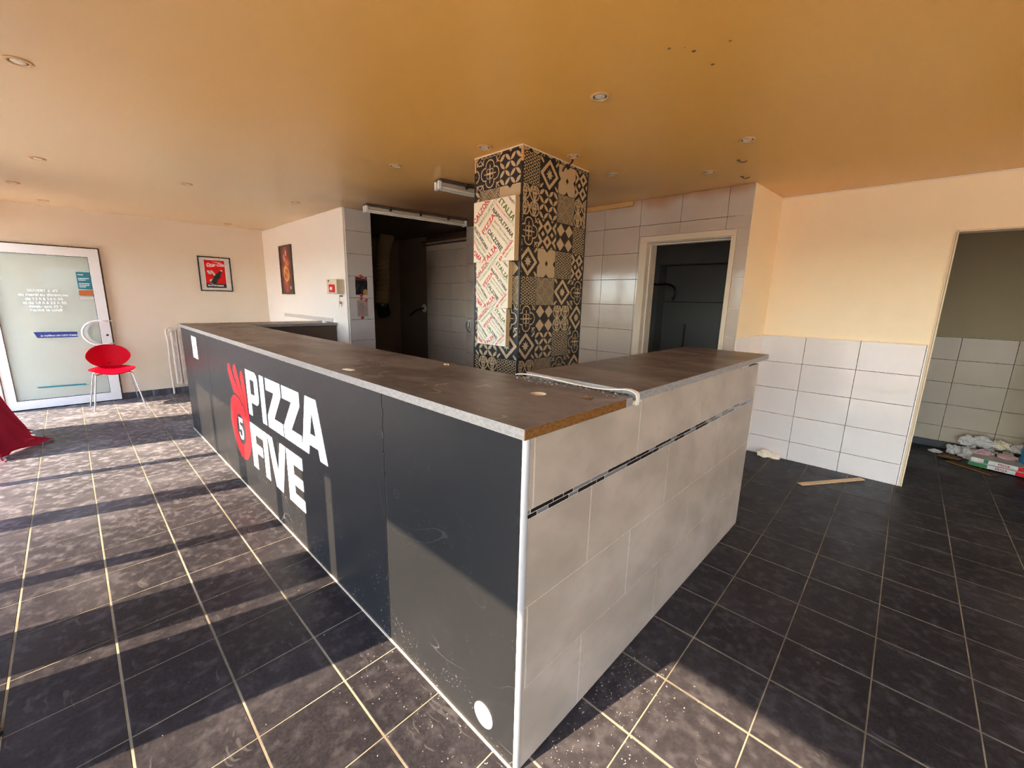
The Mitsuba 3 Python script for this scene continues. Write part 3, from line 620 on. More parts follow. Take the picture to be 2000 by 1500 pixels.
# ------------------------------------------------------------------ patterned column
px0, px1, py0, py1 = -1.745, -1.283, 1.352, 2.105
pl = thing('tiled_column', 'square column clad in black and cream patterned cement tiles behind the counter', 'column')
obj('core', box(px0 + .01, px1 - .01, py0 + .01, py1, 0, H), 'm_black', pl)
obj('corner_profile', cat(bevel_box(px1 - .009, px1 + .003, py0 - .003, py0 + .009, 0, 2.36, .001), bevel_box(px0 - .003, px0 + .009, py0 - .003, py0 + .009, 0, 2.36, .001), bevel_box(px1 - .009, px1 + .003, py1 - .009, py1 + .003, 0, 2.46, .001)), 'm_black', pl)
obj('plaster_stub', cat(box(px1 - .012, px1 + .001, py0 - .001, py0 + .012, 2.36, H), box(px0 - .001, px0 + .012, py0 - .001, py0 + .012, 2.36, H)), 'm_orange_trunk', pl)
obj('ceiling_bead', cat(box(px0 - .004, px1 + .004, py0 - .004, py0 + .006, H - .008, H), box(px1 - .006, px1 + .004, py0, py1, H - .008, H)), 'm_cream_trim', pl)
vz = [.0, .053, .253, .453, .653, .853, 1.053, 1.248, 1.443, 1.640, 1.839, 2.037, 2.234, 2.434, H]
side = {12: [0, 1, 2, 3], 11: [4, 5, 6, 4], 10: [7, 3, 8, 0], 9: [1, 2, 0, 3], 8: [0, 6, 1, 7], 7: [7, 8, 4, 1], 6: [1, 5, 0, 7], 5: [4, 6, 7, 1], 13: [4, 7, 5, 0]}
front = {12: [7, 7, 5], 11: [5, 6, 2], 10: [5, 4, 0], 9: [0, 1, 8], 8: [1, 0, 6], 7: [7, 2, 7], 6: [1, 5, 1], 5: [0, 4, 0], 13: [4, 0, 1]}
def ptile(u0, u1, v0, v1, pat, o, U, V, W, full_u0, full_v0, m='m_pattern'):
    s = slab(u0 + .0008, u1 - .0008, v0 + .0008, v1 - .0008, 0, .010, .0008)
    uv = np.c_[pat + .05 + .9 * np.clip((s.vertices[:, 0] - full_u0) / .2, .002, .998), np.clip((s.vertices[:, 1] - full_v0) / .2, 0, .999)]
    obj('tile', place(s, o, U, V, W), m, pl, uv=uv)
su = [py0 + .008, 1.532, 1.737, 1.943, py1]
fu = [px0 + .008, -1.690, -1.493, px1 - .008]
for k in range(14):
    sd, fr = side.get(k, [0, 1, 4, 5]), front.get(k, [0, 5, 7])
    v0, v1 = vz[k], vz[k + 1]
    fv0 = v1 - .2 if k == 0 else v0
    for i in range(4):
        ptile(su[i], su[i + 1], v0, v1, sd[i], (px1 - .010, 0, 0), Y, Z, X, su[i] if i else su[1] - .2, fv0)
    for i in range(3):
        ptile(fu[i], fu[i + 1], v0, v1, fr[i], (0, py0 + .010, 0), X, Z, -Y, fu[i] if i else fu[1] - .2, fv0)

# pizza boxes fixed on the column
def pizza_box(x0, x1, z0, z1, dep, y, label, s):
    b = thing('pizza_box', label, 'box', 'pizza boxes on the column')
    t = .004
    obj('box', bevel_box(x0, x1, y - dep, y, z0, z1, .004), 'm_box_side', b)
    obj('lid', place(slab(x0 - .002, x1 + .002, z0 - .001, z1 + .001, 0, t, .001), (0, y - dep + .0005, 0), X, Z, -Y), 'm_box_card', b)
    frame = sbox(x0 + .003, z0 + .003, x1 - .003, z1 - .003)
    def at(px, py):
        top = 240 - 130 * (px - 150) / 730; bot = 1328 - 25 * (px - 150) / 730
        return np.array([x0 + (px - 150) / 730 * (x1 - x0), z1 - (py - top) / (bot - top) * (z1 - z0)])
    def word(txt, ax, ay, bx, by, h, bold=True):
        p, q = at(ax, ay), at(bx, by); L = np.linalg.norm(q - p); hh = h / 1090 * (z1 - z0) * 1.12
        g = text_poly(txt, hh, bold); bb = g.bounds
        g = affinity.affine_transform(g, [L / (bb[2] - bb[0]), 0, 0, 1, -bb[0] * L / (bb[2] - bb[0]), 0])
        g = affinity.rotate(g, math.degrees(math.atan2(q[1] - p[1], q[0] - p[0])), origin=(0, 0))
        return affinity.translate(g, *p)
    R = [word('CALZONE', 175, 620, 470, 150, 78), word('PIZZA', 340, 815, 550, 470, 74), word('ITALIA', 345, 1400, 592, 1070, 84), word('ROMANA', 700, 1212, 868, 950, 44),
         word('CAPRICCIOSA', 548, 262, 728, 505, 24, False), word('MARE', 140, 935, 208, 1065, 42, False), word('ROMA', 95, 1130, 275, 1318, 78), word('PIZZA', 700, 1292, 820, 1110, 40) if False else word('P', 655, 1330, 700, 1262, 62)]
    D = [word('QUATTRO FROMAGGI', 212, 606, 470, 196, 30, False), word('NAPOLITANA', 488, 372, 842, 885, 58), word('QUATTRO STAGIONI', 524, 572, 806, 968, 30, False), word('CALZONE', 404, 762, 655, 1135, 72),
         word('VEGETARIANA', 120, 662, 402, 1112, 52), word('REGINA', 214, 1082, 352, 1262, 38, False), word('PASTA', 765, 150, 895, 330, 36), word('FROMAGGI', 515, 1345, 660, 1150, 26, False)]
    G = [word('MARGUERITA', 255, 672, 590, 170, 50, False), word('ITALIA', 598, 212, 850, 585, 84), word('FRUTTI DI MARE', 474, 640, 764, 1022, 36, False), word('ITALIA', 352, 802, 482, 1002, 40, False),
         word('CAPRICCIOSA', 148, 852, 372, 1172, 40, False), word('FRUTTI', 738, 510, 862, 672, 30, False), word('NAPOLI', 738, 1254, 860, 1072, 32, False), word('NAPOLITANA', 470, 1320, 612, 1108, 26, False)]
    for q, m in ((R, 'm_print_red'), (D, 'm_print_dark'), (G, 'm_print_green')):
        g = unary_union(q).intersection(frame)
        if not g.is_empty: obj('lettering', place(extrude(g, .0005), (0, y - dep - t + .0005, 0), X, Z, -Y), m, b)
    return b
PF = py0 - .001
pizza_box(-1.694, -1.293, 1.738, 2.145, .048, PF, 'largest pizza box fixed flat on the patterned column, topmost of the three', .98)
pizza_box(-1.668, -1.345, 1.419, 1.735, .045, PF, 'middle-sized pizza box between two others fixed on the patterned column', .78)
pizza_box(-1.655, -1.362, 1.152, 1.415, .042, PF, 'smallest pizza box, lowest of the three fixed on the patterned column', .66)

# ------------------------------------------------------------------ ceiling fittings
spots = [(-2.345, -.803, 'nearest ceiling downlight over the sunlit floor, at the upper left edge'),
         (-.576, 1.128, 'recessed ceiling downlight nearest the camera, right of the patterned column'),
         (-4.377, -.807, 'second downlight from the near left in the row along the windows'),
         (-5.696, -1.001, 'third downlight of the row along the windows, above the glass door'),
         (-6.659, -.833, 'farthest downlight of the row along the windows, close to the left wall'),
         (-4.37, .111, 'downlight above the far half of the panelled counter, alone in mid ceiling'),
         (-4.347, 1.055, 'downlight close to the wall with the dark red picture'),
         (-2.336, 1.065, 'downlight left of the column, just before the short fluorescent fitting'),
         (-1.52, 1.234, 'downlight directly in front of the pizza box face of the column'),
         (-1.166, 1.74, 'downlight beside the dark side of the column'),
         (-1.176, 2.276, 'downlight behind the column toward the white tiled wall'),
         (-.579, 2.671, 'downlight nearest the top of the white tiled doorway wall'),
         (-.191, 2.162, 'faint downlight right of the column in the open ceiling')]
ring = lathe([(.031, 0), (.046, 0), (.048, -.003), (.045, -.006), (.036, -.007), (.033, -.004), (.031, 0)], 36)
cone = lathe([(.033, -.004), (.030, .004), (.026, .010)], 32)
lens = lathe([(0, -.0035), (.012, -.0045), (.022, -.004), (.0255, -.002), (.0255, .002), (0, .002)], 28)
for k, (x, y, lb) in enumerate(spots):
    if k == 4: y, x = -.833, -6.659
    t = thing('downlight', lb, 'ceiling light', 'recessed downlights')
    obj('ring', place(ring, (x, y, H), X, Y, Z), 'm_ring', t, smooth=30)
    obj('recess', place(lathe([(.0, -.0006), (.034, -.0006), (.034, -.003), (.027, -.0012), (0, -.0012)], 28), (x, y, H), X, Y, Z), 'm_dark_brown', t)
    obj('lens', place(lens, (x, y, H - .002), X, Y, Z), 'm_lens', t, smooth=40)
t = thing('downlight', 'small dark empty downlight hole in the far left corner of the ceiling', 'ceiling light', 'recessed downlights')
obj('ring', place(ring, (-6.693, .958, H), X, Y, Z), 'm_ring', t, smooth=30)
obj('vent_flap', bevel_box(-6.98, -6.85, 1.30, 1.47, H - .02, H, .004), 'm_old_white', None, 'small pale vent flap in the far ceiling corner above the dark red picture', 'vent')
def batten(a, b, label):
    a, b = np.array(a, float), np.array(b, float)
    d = b - a; L = np.linalg.norm(d); U = d / L; S = np.cross(Z, U)
    t = thing('fluorescent_light', label, 'fluorescent light', 'bare fluorescent battens')
    P = lambda m: place(m, a, U, S, Z)
    obj('backing_tray', P(bevel_box(.02, L - .02, -.055, .055, -.02, 0, .004)), 'm_dark_brown', t)
    obj('housing', P(bevel_box(.03, L - .03, -.028, .028, -.055, -.02, .006)), 'm_batten', t)
    for s in (-1, 1):
        obj('tube', P(cyl((.045, s * .030, -.066), (L - .045, s * .030, -.066), .013, 16)), 'm_tube', t, smooth=30)
    for u in (.012, L - .040):
        for s in (-1, 1): obj('socket', P(bevel_box(u, u + .028, s * .030 - .013, s * .030 + .013, -.086, -.018, .003)), 'm_white_plastic', t)
    for u in (.22 * L, .5 * L, .78 * L): obj('clip', P(bevel_box(u, u + .012, -.062, .062, -.045, -.004, .002)), 'm_black', t)
batten((-3.80, 1.55, H), (-3.60, 2.84, H), 'long bare fluorescent fitting over the dark recess, left of the column')
batten((-2.385, 1.47, H), (-2.20, 2.73, H), 'bare fluorescent fitting on the ceiling that runs behind the column')
for (x, y) in ((-1.98, 1.0),): pass
obj('trunking', bevel_box(-2.6, -1.462, 3.165, 3.19, 2.412, 2.458, .003), 'm_orange_trunk', None, 'orange painted cable trunking at the top of the white tiled doorway wall', 'trunking')
obj('ceiling_wire', tube(smooth_path([(-1.215, 1.80, H), (-1.222, 1.79, H - .03), (-1.262, 1.775, H - .05), (-1.272, 1.77, H - .075)], 8), .006, 8), 'm_black', None, 'short dark wire between the column side and the downlight beside it', 'wire')
for k, (x, y, a) in enumerate(((-.34, 2.53, 0), (-.43, 2.95, 0))):
    obj('ceiling_hook', cat(tube(smooth_path([(x, y, H), (x + .01, y, H - .012), (x + .05, y + .015, H - .012)], 6), .0035, 8), cyl((x, y, H - .002), (x, y, H), .012, 12)), 'm_dark_brown', None, ('small bent bracket on the ceiling before the tiled doorway wall', 'small bent bracket on the ceiling right above the tiled doorway wall')[k], 'hook', 'ceiling brackets')

# ------------------------------------------------------------------ recess contents
du = thing('flexible_duct', 'dark ribbed flexible duct hanging in the dark recess', 'duct')
path = smooth_path([(-5.62, 2.9, 2.45), (-5.76, 2.9, 2.2), (-5.80, 2.9, 1.8), (-5.84, 2.9, 1.5), (-5.86, 2.9, 1.38)], 36)
rad = [.098 + .016 * ((i % 3) == 0) - .006 * ((i % 3) == 1) for i in range(len(path))]
obj('hose', tube(path, rad, 24), 'm_duct', du)
obj('mouth', tube(smooth_path([(-5.86, 2.9, 1.385), (-5.85, 2.9, 1.28), (-5.79, 2.9, 1.19)], 8), .105, 24), 'm_black', du)
for k, z in enumerate((2.31, 2.36)):
    obj('ceiling_pipe', tube([(-5.3, 3.36 - .03 * k, z), (-4.02, 3.36 - .03 * k, z + .01)], .011, 10), 'm_pipe_brown', None, ('lower brown pipe under the ceiling of the dark recess', 'upper brown pipe under the ceiling of the dark recess')[k], 'pipe', 'pipes in the dark recess')
ps = thing('pipe_stub', 'short dark pipe poking out of a grey patch on the back wall of the recess', 'pipe')
obj('patch', place(lathe([(0, 0), (.07, 0), (.06, .008), (0, .012)], 20), (-5.36, 3.40, 1.30), X, Z, -Y), 'm_strip_tile', ps)
obj('stub', tube(smooth_path([(-5.36, 3.40, 1.30), (-5.45, 3.33, 1.27), (-5.60, 3.28, 1.17)], 8), .016, 10), 'm_black', ps, smooth=40)
so = thing('wall_socket', 'small white double socket low on the tiled strip left of the column', 'socket')
obj('plate', bevel_box(-3.955, -3.895, 3.172, 3.19, 1.07, 1.17, .004), 'm_white_plastic', so)
obj('cable', cat(tube(smooth_path([(-3.94, 3.17, 1.15), (-3.95, 3.14, 1.10), (-3.92, 3.15, 1.02), (-3.91, 3.18, 1.0)], 6), .006, 8), tube(smooth_path([(-3.91, 3.17, 1.15), (-3.89, 3.15, 1.12), (-3.91, 3.16, 1.07)], 6), .006, 8)), 'm_dark_grey', so)

# flyers with magnets on the tile strip
sx = -4.1478
def sheet(name, y0, y1, z0, z1, m, label):
    t = thing(name, label, 'poster')
    q = tm([(sx, y0, z0), (sx, y1, z0), (sx, y1, z1), (sx, y0, z1), (sx - .001, y0, z0), (sx - .001, y1, z0), (sx - .001, y1, z1), (sx - .001, y0, z1)],
           [(0, 1, 2), (0, 2, 3), (4, 6, 5), (4, 7, 6), (0, 4, 5), (0, 5, 1), (1, 5, 6), (1, 6, 2), (2, 6, 7), (2, 7, 3), (3, 7, 4), (3, 4, 0)])
    obj('sheet', q, m, t, uv=np.tile(np.array([[0, 0], [1, 0], [1, 1], [0, 1]]), (2, 1)))
sheet('menu_poster', 1.591, 1.742, 1.493, 1.702, 'm_menu', 'dark menu sheet held by red magnets on the grey tile strip, the upper of two')
sheet('menu_poster', 1.600, 1.738, 1.235, 1.430, 'm_flyer', 'pale printed sheet held by red magnets on the grey tile strip, the lower of two')
for k, (y, z, lb) in enumerate(((1.661, 1.712, 'red magnet at the top of the dark menu sheet'), (1.657, 1.487, 'red magnet at the bottom edge of the dark menu sheet'), (1.655, 1.448, 'red magnet at the top of the pale printed sheet'), (1.718, 1.430, 'red magnet at the upper corner of the pale printed sheet'), (1.658, 1.222, 'red magnet at the bottom edge of the pale printed sheet'))):
    g = lathe([(0, 0), (.019, 0), (.019, .004), (.013, .008), (0, .009)], 20)
    obj('magnet', place(g, (sx + .0005, y, z), Y, Z, X), 'm_magnet', None, lb, 'magnet', 'red magnets on the tile strip', smooth=30)

# fire alarm point with keys
al = thing('fire_alarm', 'cream wall box with a red call point near the edge of the white wall', 'fire alarm')
obj('casing', bevel_box(-4.47, -4.20, 1.385, 1.48, 1.495, 1.665, .006), 'm_cream_trim', al)
cp = obj('call_point', bevel_box(-4.385, -4.245, 1.372, 1.386, 1.515, 1.605, .005), 'm_red_vinyl', al)
obj('glass_window', bevel_box(-4.345, -4.29, 1.369, 1.373, 1.540, 1.575, .001), 'm_white_plastic', cp)
obj('latch', cyl((-4.40, 1.384, 1.645), (-4.40, 1.378, 1.645), .010, 14), 'm_dark_brown', al)
ky = thing('key_bunch', 'bunch of small keys hanging under the fire alarm box', 'keys')
obj('hook', cat(bevel_box(-4.295, -4.255, 1.455, 1.48, 1.465, 1.480, .003)), 'm_black', ky)
obj('cord', tube(smooth_path([(-4.28, 1.455, 1.465), (-4.295, 1.455, 1.43), (-4.285, 1.455, 1.40)], 8), .002, 8), 'm_dark_grey', ky)
def key_mesh(x, z, a):
    g = unary_union([Point(0, 0).buffer(.017, 20).difference(Point(0, .006).buffer(.005)), sbox(-.004, -.055, .004, -.01), sbox(.004, -.05, .009, -.042), sbox(.004, -.038, .008, -.032)])
    return place(extrude(affinity.rotate(g, a, origin=(0, .01)), .002), (x, 1.458, z), X, Z, -Y)
obj('key', key_mesh(-4.30, 1.392, -20), 'm_alu', ky); obj('key', key_mesh(-4.272, 1.395, 25), 'm_brick_red', ky)

# picture on the rear left wall
pc = thing('wall_art', 'tall dark red abstract picture on the bright wall above the far worktop', 'picture')
u0, u1, v0, v1 = -6.237, -5.775, 1.480, 2.168
fr_ = sbox(u0, v0, u1, v1).difference(sbox(u0 + .025, v0 + .022, u1 - .025, v1 - .022))
obj('frame', place(extrude(fr_, .024), (0, 1.48, 0), X, Z, -Y), 'm_dark_brown', pc)
q = tm([(u0 + .02, 1.464, v0 + .02), (u1 - .02, 1.464, v0 + .02), (u1 - .02, 1.464, v1 - .02), (u0 + .02, 1.464, v1 - .02)], [(0, 1, 2), (0, 2, 3)])
q2 = q.copy(); q2.vertices[:, 1] = 1.479; q2 = tm(q2.vertices, q2.faces[:, ::-1])
obj('canvas', cat(q, q2), 'm_art', pc, uv=np.tile(np.array([[0, 0], [1, 0], [1, 1], [0, 1]]), (2, 1)))
blobs = [affinity.rotate(affinity.scale(Point(x, z).buffer(1, 16), a, b), r) for x, z, a, b, r in ((-5.98, 2.06, .030, .042, -12), (-6.06, 1.99, .024, .050, 8))]
dove = unary_union([Polygon([(-5.90, 1.60), (-5.87, 1.575), (-5.84, 1.61), (-5.855, 1.565), (-5.885, 1.545)])])
obj('painted_flame', place(extrude(unary_union(blobs), .0006), (0, 1.464, 0), X, Z, -Y), 'm_pink_paper', pc)
obj('painted_signature', place(extrude(dove, .0006), (0, 1.464, 0), X, Z, -Y), 'm_paper', pc)

# framed poster on the far left wall
cp = thing('framed_poster', 'black framed red soft drink poster with a dark bottle on the left wall', 'picture')
PX = -7.08
a0, a1, b0, b1 = .609, 1.022, 1.498, 2.004
obj('frame', place(extrude(sbox(a0, b0, a1, b1).difference(sbox(a0 + .014, b0 + .014, a1 - .014, b1 - .014)), .020), (PX, 0, 0), Y, Z, X), 'm_black', cp)
obj('mat_board', place(slab(a0 + .012, a1 - .012, b0 + .012, b1 - .012, 0, .010, .001), (PX, 0, 0), Y, Z, X), 'm_paper', cp)
def onposter(name, g, m, h): obj(name, place(extrude(g, h), (PX + .010, 0, 0), Y, Z, X), m, cp)
pr0, pr1, qz0, qz1 = .686, .942, 1.550, 1.954
onposter('print_field', sbox(pr0, qz0, pr1, qz1), 'm_red_vinyl', .0006)
onposter('print_band', sbox(pr0, qz0, pr1, qz0 + .058), 'm_black', .0010)
sc1 = text_poly('Coca-Cola', .042, True, sx=.74, shear=.0)
sc1 = affinity.affine_transform(sc1, [1, .25, 0, 1, 0, 0])
sc1 = unary_union([affinity.translate(sc1, .708, 1.868), LineString([(.712, 1.862), (.735, 1.853), (.77, 1.858), (.80, 1.864)]).buffer(.0025), LineString([(.825, 1.918), (.85, 1.926), (.89, 1.922), (.915, 1.905)]).buffer(.003)])
onposter('print_script', sc1, 'm_white_vinyl', .0010)
onposter('print_script', affinity.translate(text_poly('Work refreshed', .022, True, sx=.92), .700, 1.572), 'm_white_vinyl', .0014)
onposter('print_rule', sbox(.785, 1.931, .845, 1.935), 'm_pale_grout', .0010)
bt = Polygon([(-.034, -.10), (.034, -.10), (.036, -.06), (.029, -.02), (.034, .02), (.033, .045), (.018, .075), (.012, .105), (.012, .125), (-.012, .125), (-.012, .105), (-.018, .075), (-.033, .045), (-.034, .02), (-.029, -.02), (-.036, -.06)]).buffer(.006).buffer(-.004)
place2 = lambda g: affinity.translate(affinity.rotate(g, -33, origin=(0, 0)), .822, 1.695)
onposter('print_bottle', place2(bt), 'm_black', .0010)
onposter('print_bottle_cap', place2(sbox(-.013, .122, .013, .142)), 'm_pale_grout', .0012)
onposter('print_bottle_base', place2(sbox(-.034, -.112, .034, -.104)), 'm_pale_grout', .0012)
onposter('print_flower', unary_union([finger([(.735, 1.765), (.765, 1.775), (.80, 1.74)], (.012, .018, .012)), finger([(.725, 1.79), (.745, 1.765)], (.016, .02)), finger([(.765, 1.80), (.785, 1.775), (.805, 1.735)], (.010, .012, .008)), Point(.748, 1.655).buffer(.016), Point(.765, 1.675).buffer(.012)]), 'm_pale_grout', .0010)

# ------------------------------------------------------------------ glass door leaf standing open against the left wall
dl = thing('glass_door', 'white framed glass door standing open against the left wall', 'door')
LX = -7.02
y0, y1, z0, z1 = -1.452, -.440, .012, 1.985
fwid = .100
fr_ = sbox(y0, z0, y1, z1).difference(sbox(y0 + .082, z0 + .105, y1 - .102, z1 - .105))
obj('frame', place(extrude(fr_.buffer(-.003).buffer(.003), .045), (LX - .045, 0, 0), Y, Z, X), 'm_white_paint', dl)
obj('seal', cat(place(extrude(sbox(y0, z0, y1 + .016, z1 + .016).difference(sbox(y0 - 1, z0 - 1, y1 - .002, z1 - .002)), .02), (LX - .05, 0, 0), Y, Z, X)), 'm_dark_brown', dl)
g = tm([(LX - .02, y0 + .07, z0 + .09), (LX - .02, y1 - .09, z0 + .09), (LX - .02, y1 - .09, z1 - .09), (LX - .02, y0 + .07, z1 - .09)], [(0, 1, 2), (0, 2, 3)])
pane = obj('pane', g, 'm_sheen_glass', dl)
obj('glazing_bead', place(extrude(sbox(y0 + .080, z0 + .103, y1 - .100, z1 - .103).difference(sbox(y0 + .086, z0 + .109, y1 - .106, z1 - .109)), .030), (LX - .035, 0, 0), Y, Z, X), 'm_dark_grey', dl)
an = np.linspace(math.radians(72), math.radians(288), 26)
for k, off in enumerate((.055, .0)):
    r = .157
    pts = [(LX + .05 - .0 * k, -.545 + 1.05 * r * math.cos(t), .925 + r * math.sin(t)) for t in an]
    pts = [(LX, pts[0][1] + .03, pts[0][2] + .002)] + pts + [(LX, pts[-1][1] + .03, pts[-1][2] - .002)]
    if k == 0: obj('pull_handle', tube(smooth_path(pts, 3), .0135, 14), 'm_white_plastic', dl, 'white C-shaped pull handle', smooth=40)
    else: obj('pull_handle', tube(smooth_path([(LX - .03 - (p[0] - LX) * .35, p[1] + .045, p[2]) for p in pts], 3), .0125, 14), 'm_white_plastic', dl, smooth=40)
obj('lock_cylinder', cyl((LX - .002, -.480, .890), (LX + .006, -.480, .890), .013, 18), 'm_black', dl)
for line, z, w in (('OUVERT 6 J/7', 1.437, .253), ('du mardi au dimanche', 1.387, .406), ('de 11 h à 14 h 30', 1.338, .308), ('et de 18 h à 22 h 30', 1.291, .359), ('Week-end 23 h', 1.246, .277), ('Fermé le lundi', 1.203, .267)):
    g = text_poly(line, .028, True); bb = g.bounds; g = affinity.translate(affinity.scale(g, w / (bb[2] - bb[0]), 1, origin=(0, 0)), 0, 0); bb = g.bounds
    g = affinity.translate(g, -.980 - (bb[0] + bb[2]) / 2, z)
    obj('lettering', place(extrude(g, .0008), (LX - .0195, 0, 0), Y, Z, X), 'm_white_vinyl', pane)
obj('sticker', place(extrude(Polygon([(-1.125, .952), (-.752, .944), (-.756, .876), (-1.10, .880)]), .0008), (LX - .0195, 0, 0), Y, Z, X), 'm_blue', pane)
g = affinity.affine_transform(text_poly('le meilleur de votre réseau', .025, False, sx=.74), [1, .22, 0, 1, 0, 0])
obj('sticker_print', place(extrude(affinity.translate(g, -1.075, .893), .0008), (LX - .0187, 0, 0), Y, Z, X), 'm_white_vinyl', pane)
obj('sticker', place(extrude(Polygon([(-1.182, .275), (-.758, .268), (-.758, .247), (-1.182, .258)]), .0008), (LX - .0195, 0, 0), Y, Z, X), 'm_teal', pane)
obj('sticker', place(extrude(sbox(-.672, 1.480, -.546, 1.692), .0008), (LX - .0195, 0, 0), Y, Z, X), 'm_teal', pane)
obj('sticker', place(extrude(sbox(-.674, 1.398, -.546, 1.468), .0008), (LX - .0195, 0, 0), Y, Z, X), 'm_orange', pane)
obj('sticker', place(extrude(sbox(-.674, 1.350, -.546, 1.385), .0008), (LX - .0195, 0, 0), Y, Z, X), 'm_strip_tile', pane)
obj('sticker_print', place(extrude(unary_union([sbox(-.66, z, -.66 + w, z + .008) for z, w in ((1.655, .05), (1.61, .10), (1.59, .07), (1.545, .10), (1.525, .09), (1.505, .06))]), .0008), (LX - .0187, 0, 0), Y, Z, X), 'm_white_vinyl', pane)
sj = struct('trim_3', cat(bevel_box(-7.08, -6.99, -1.50, -1.46, 0, 2.14, .004), bevel_box(-6.98, -5.92, -1.58, -1.52, 2.08, 2.14, .004)), 'm_white_paint')

# ------------------------------------------------------------------ red chair
ch = thing('chair', 'red moulded chair on thin chrome legs in front of the open glass door', 'chair')
cc = np.array([-6.64, -.505, 0])
ca = math.radians(4); cu = np.array([math.cos(ca), math.sin(ca), 0]); cv = np.array([-math.sin(ca), math.cos(ca), 0])   # cu points to the camera
P = lambda m: place(m, cc, cu, cv, Z)
def shell(fn, na=40, nr=10, th=.010):
    V, Fc = [], []
    for s in (0, 1):
        for i in range(nr + 1):
            for j in range(na):
                r, a = i / nr, 2 * math.pi * j / na
                V.append(fn(r * math.cos(a), r * math.sin(a), s * th))
    n1 = (nr + 1) * na
    for s in (0, 1):
        for i in range(nr):
            for j in range(na):
                a, b, c, d = s * n1 + i * na + j, s * n1 + i * na + (j + 1) % na, s * n1 + (i + 1) * na + (j + 1) % na, s * n1 + (i + 1) * na + j
                Fc += ([(a, c, b), (a, d, c)] if s == 0 else [(a, b, c), (a, c, d)])
    for j in range(na):
        a, b = nr * na + j, nr * na + (j + 1) % na
        Fc += [(a, b, n1 + b), (a, n1 + b, n1 + a)]
    m = tm(V, Fc); m.merge_vertices(); m.fix_normals(); return m
def seat_fn(a, b, h):
    x, y = .195 * a, .222 * b * (1 + .08 * a)
    return (x + .01, y, .468 + .022 * (y / .22) ** 2 + .03 * max(0, -a) ** 2 * 1.2 - .030 * max(0, a) ** 3 + h)
def back_fn(a, b, h):
    y, z = .214 * b * (1 - .10 * (a < 0) * abs(a)), .150 * a
    return (-.155 - .10 * (z + .14) + .055 * (y / .21) ** 2 - h, y, .637 + z)
obj('seat', P(shell(seat_fn)), 'm_red', ch, smooth=40)
obj('backrest', P(shell(back_fn)), 'm_red', ch, smooth=40)
obj('back_stem', P(tube(smooth_path([(-.10, 0, .470), (-.165, 0, .488), (-.168, 0, .56)], 8), .016, 12)), 'm_red', ch, smooth=40)
for sx_, sy_ in ((1, -1), (1, 1), (-1, -1), (-1, 1)):
    foot = np.array([.185 if sx_ > 0 else -.195, sy_ * .238, .0])
    hip = np.array([.115 * sx_, sy_ * .150, .440]); mid = hip + (foot - hip) * .10
    c0 = np.array([0, sy_ * .015, .448]); c1 = np.array([.125 * sx_, sy_ * .170, .438])
    d0, d1_ = (c0 - c1) / np.linalg.norm(c0 - c1), (foot - c1) / np.linalg.norm(foot - c1)
    bend = [c1 + d0 * .03 * (1 - t) ** 2 + d1_ * .03 * t ** 2 for t in np.linspace(0, 1, 7)]
    obj('leg', P(tube([c0] + bend + [foot], .0085, 12)), 'm_chrome', ch, smooth=40)
obj('cross_plate', P(bevel_box(-.06, .06, -.06, .06, .447, .468, .004)), 'm_dark_grey', ch)

# ------------------------------------------------------------------ radiator
rd = thing('radiator', 'cream cast radiator on the left wall, partly hidden behind the counter end', 'radiator')
for k in range(6):
    yc = .205 + .075 * k
    sec = unary_union([sbox(yc - .033, .13, yc + .033, .955)]).buffer(-.03).buffer(.03)
    wins = unary_union([sbox(yc - .014, z, yc + .014, z + .155).buffer(-.012).buffer(.012) for z in (.185, .375, .565, .755)])
    s1_ = place(extrude(sec, .055), (-7.035, 0, 0), Y, Z, X)
    rib = place(extrude(sec.buffer(-.006).difference(wins), .016), (-6.980, 0, 0), Y, Z, X)
    obj('section', cat(s1_, rib), 'm_radiator', rd)
obj('tapping', cat(cyl((-6.99, .172, .925), (-6.955, .172, .925), .024, 18)), 'm_radiator', rd, smooth=30)
obj('supply_pipe', tube(smooth_path([(-7.03, .128, 0), (-7.03, .128, .25), (-7.03, .128, .5), (-7.03, .128, .88), (-7.03, .130, .935), (-7.03, .145, .955), (-7.03, .19, .955)], 6), .0125, 12), 'm_radiator', rd, smooth=40)
for y_, z_ in ((.25, .2), (.5, .2), (.25, .85)): obj('wall_bracket', box(-7.08, -7.03, y_, y_ + .02, z_, z_ + .02), 'm_radiator', rd)

# ------------------------------------------------------------------ red curtain by the windows
cu_ = thing('curtain', 'dark red curtain spilling onto the sunlit floor at the left edge', 'curtain')
nu, nvv = 60, 44
V = []
for i in range(nu):
    s = i / (nu - 1)
    for j in range(nvv):
        t = j / (nvv - 1)
        x = -5.90 + 1.08 * s; fold = .030 * math.sin(s * 40) * (1 - .4 * t)
        y = -1.44 + fold; z = 2.1 * (1 - t)
        w = max(0, (t - .70) / .30)
        if w > 0:
            lip = max(0, (w - .72) / .28)
            tail = math.exp(-((s - .56) / .13) ** 2)
            u_ = min(1, max(0, (s - .50) / .38)); reach = .17 + .05 * math.sin(min(1, s * 2) * math.pi * .5) - .15 * u_ * u_ * (3 - 2 * u_)
            y = -1.44 + fold * (1 - .4 * w) + reach * min(1, w / .72) ** 1.5 + lip * (.02 + .15 * tail)
            z = max(.63 * (1 - w / .74), 0) + .006 + (.026 * abs(math.sin(s * 19)) + .02 * tail) * min(1, w / .7) * (1 - .5 * lip)
            x = x + .10 * lip * (s - .45)
        V.append((x, y, z))
F_ = []
for i in range(nu - 1):
    for j in range(nvv - 1):
        a = i * nvv + j; F_ += [(a, a + 1, a + nvv + 1), (a, a + nvv + 1, a + nvv)]
obj('cloth', tm(V, F_), 'm_curtain', cu_, smooth=True)
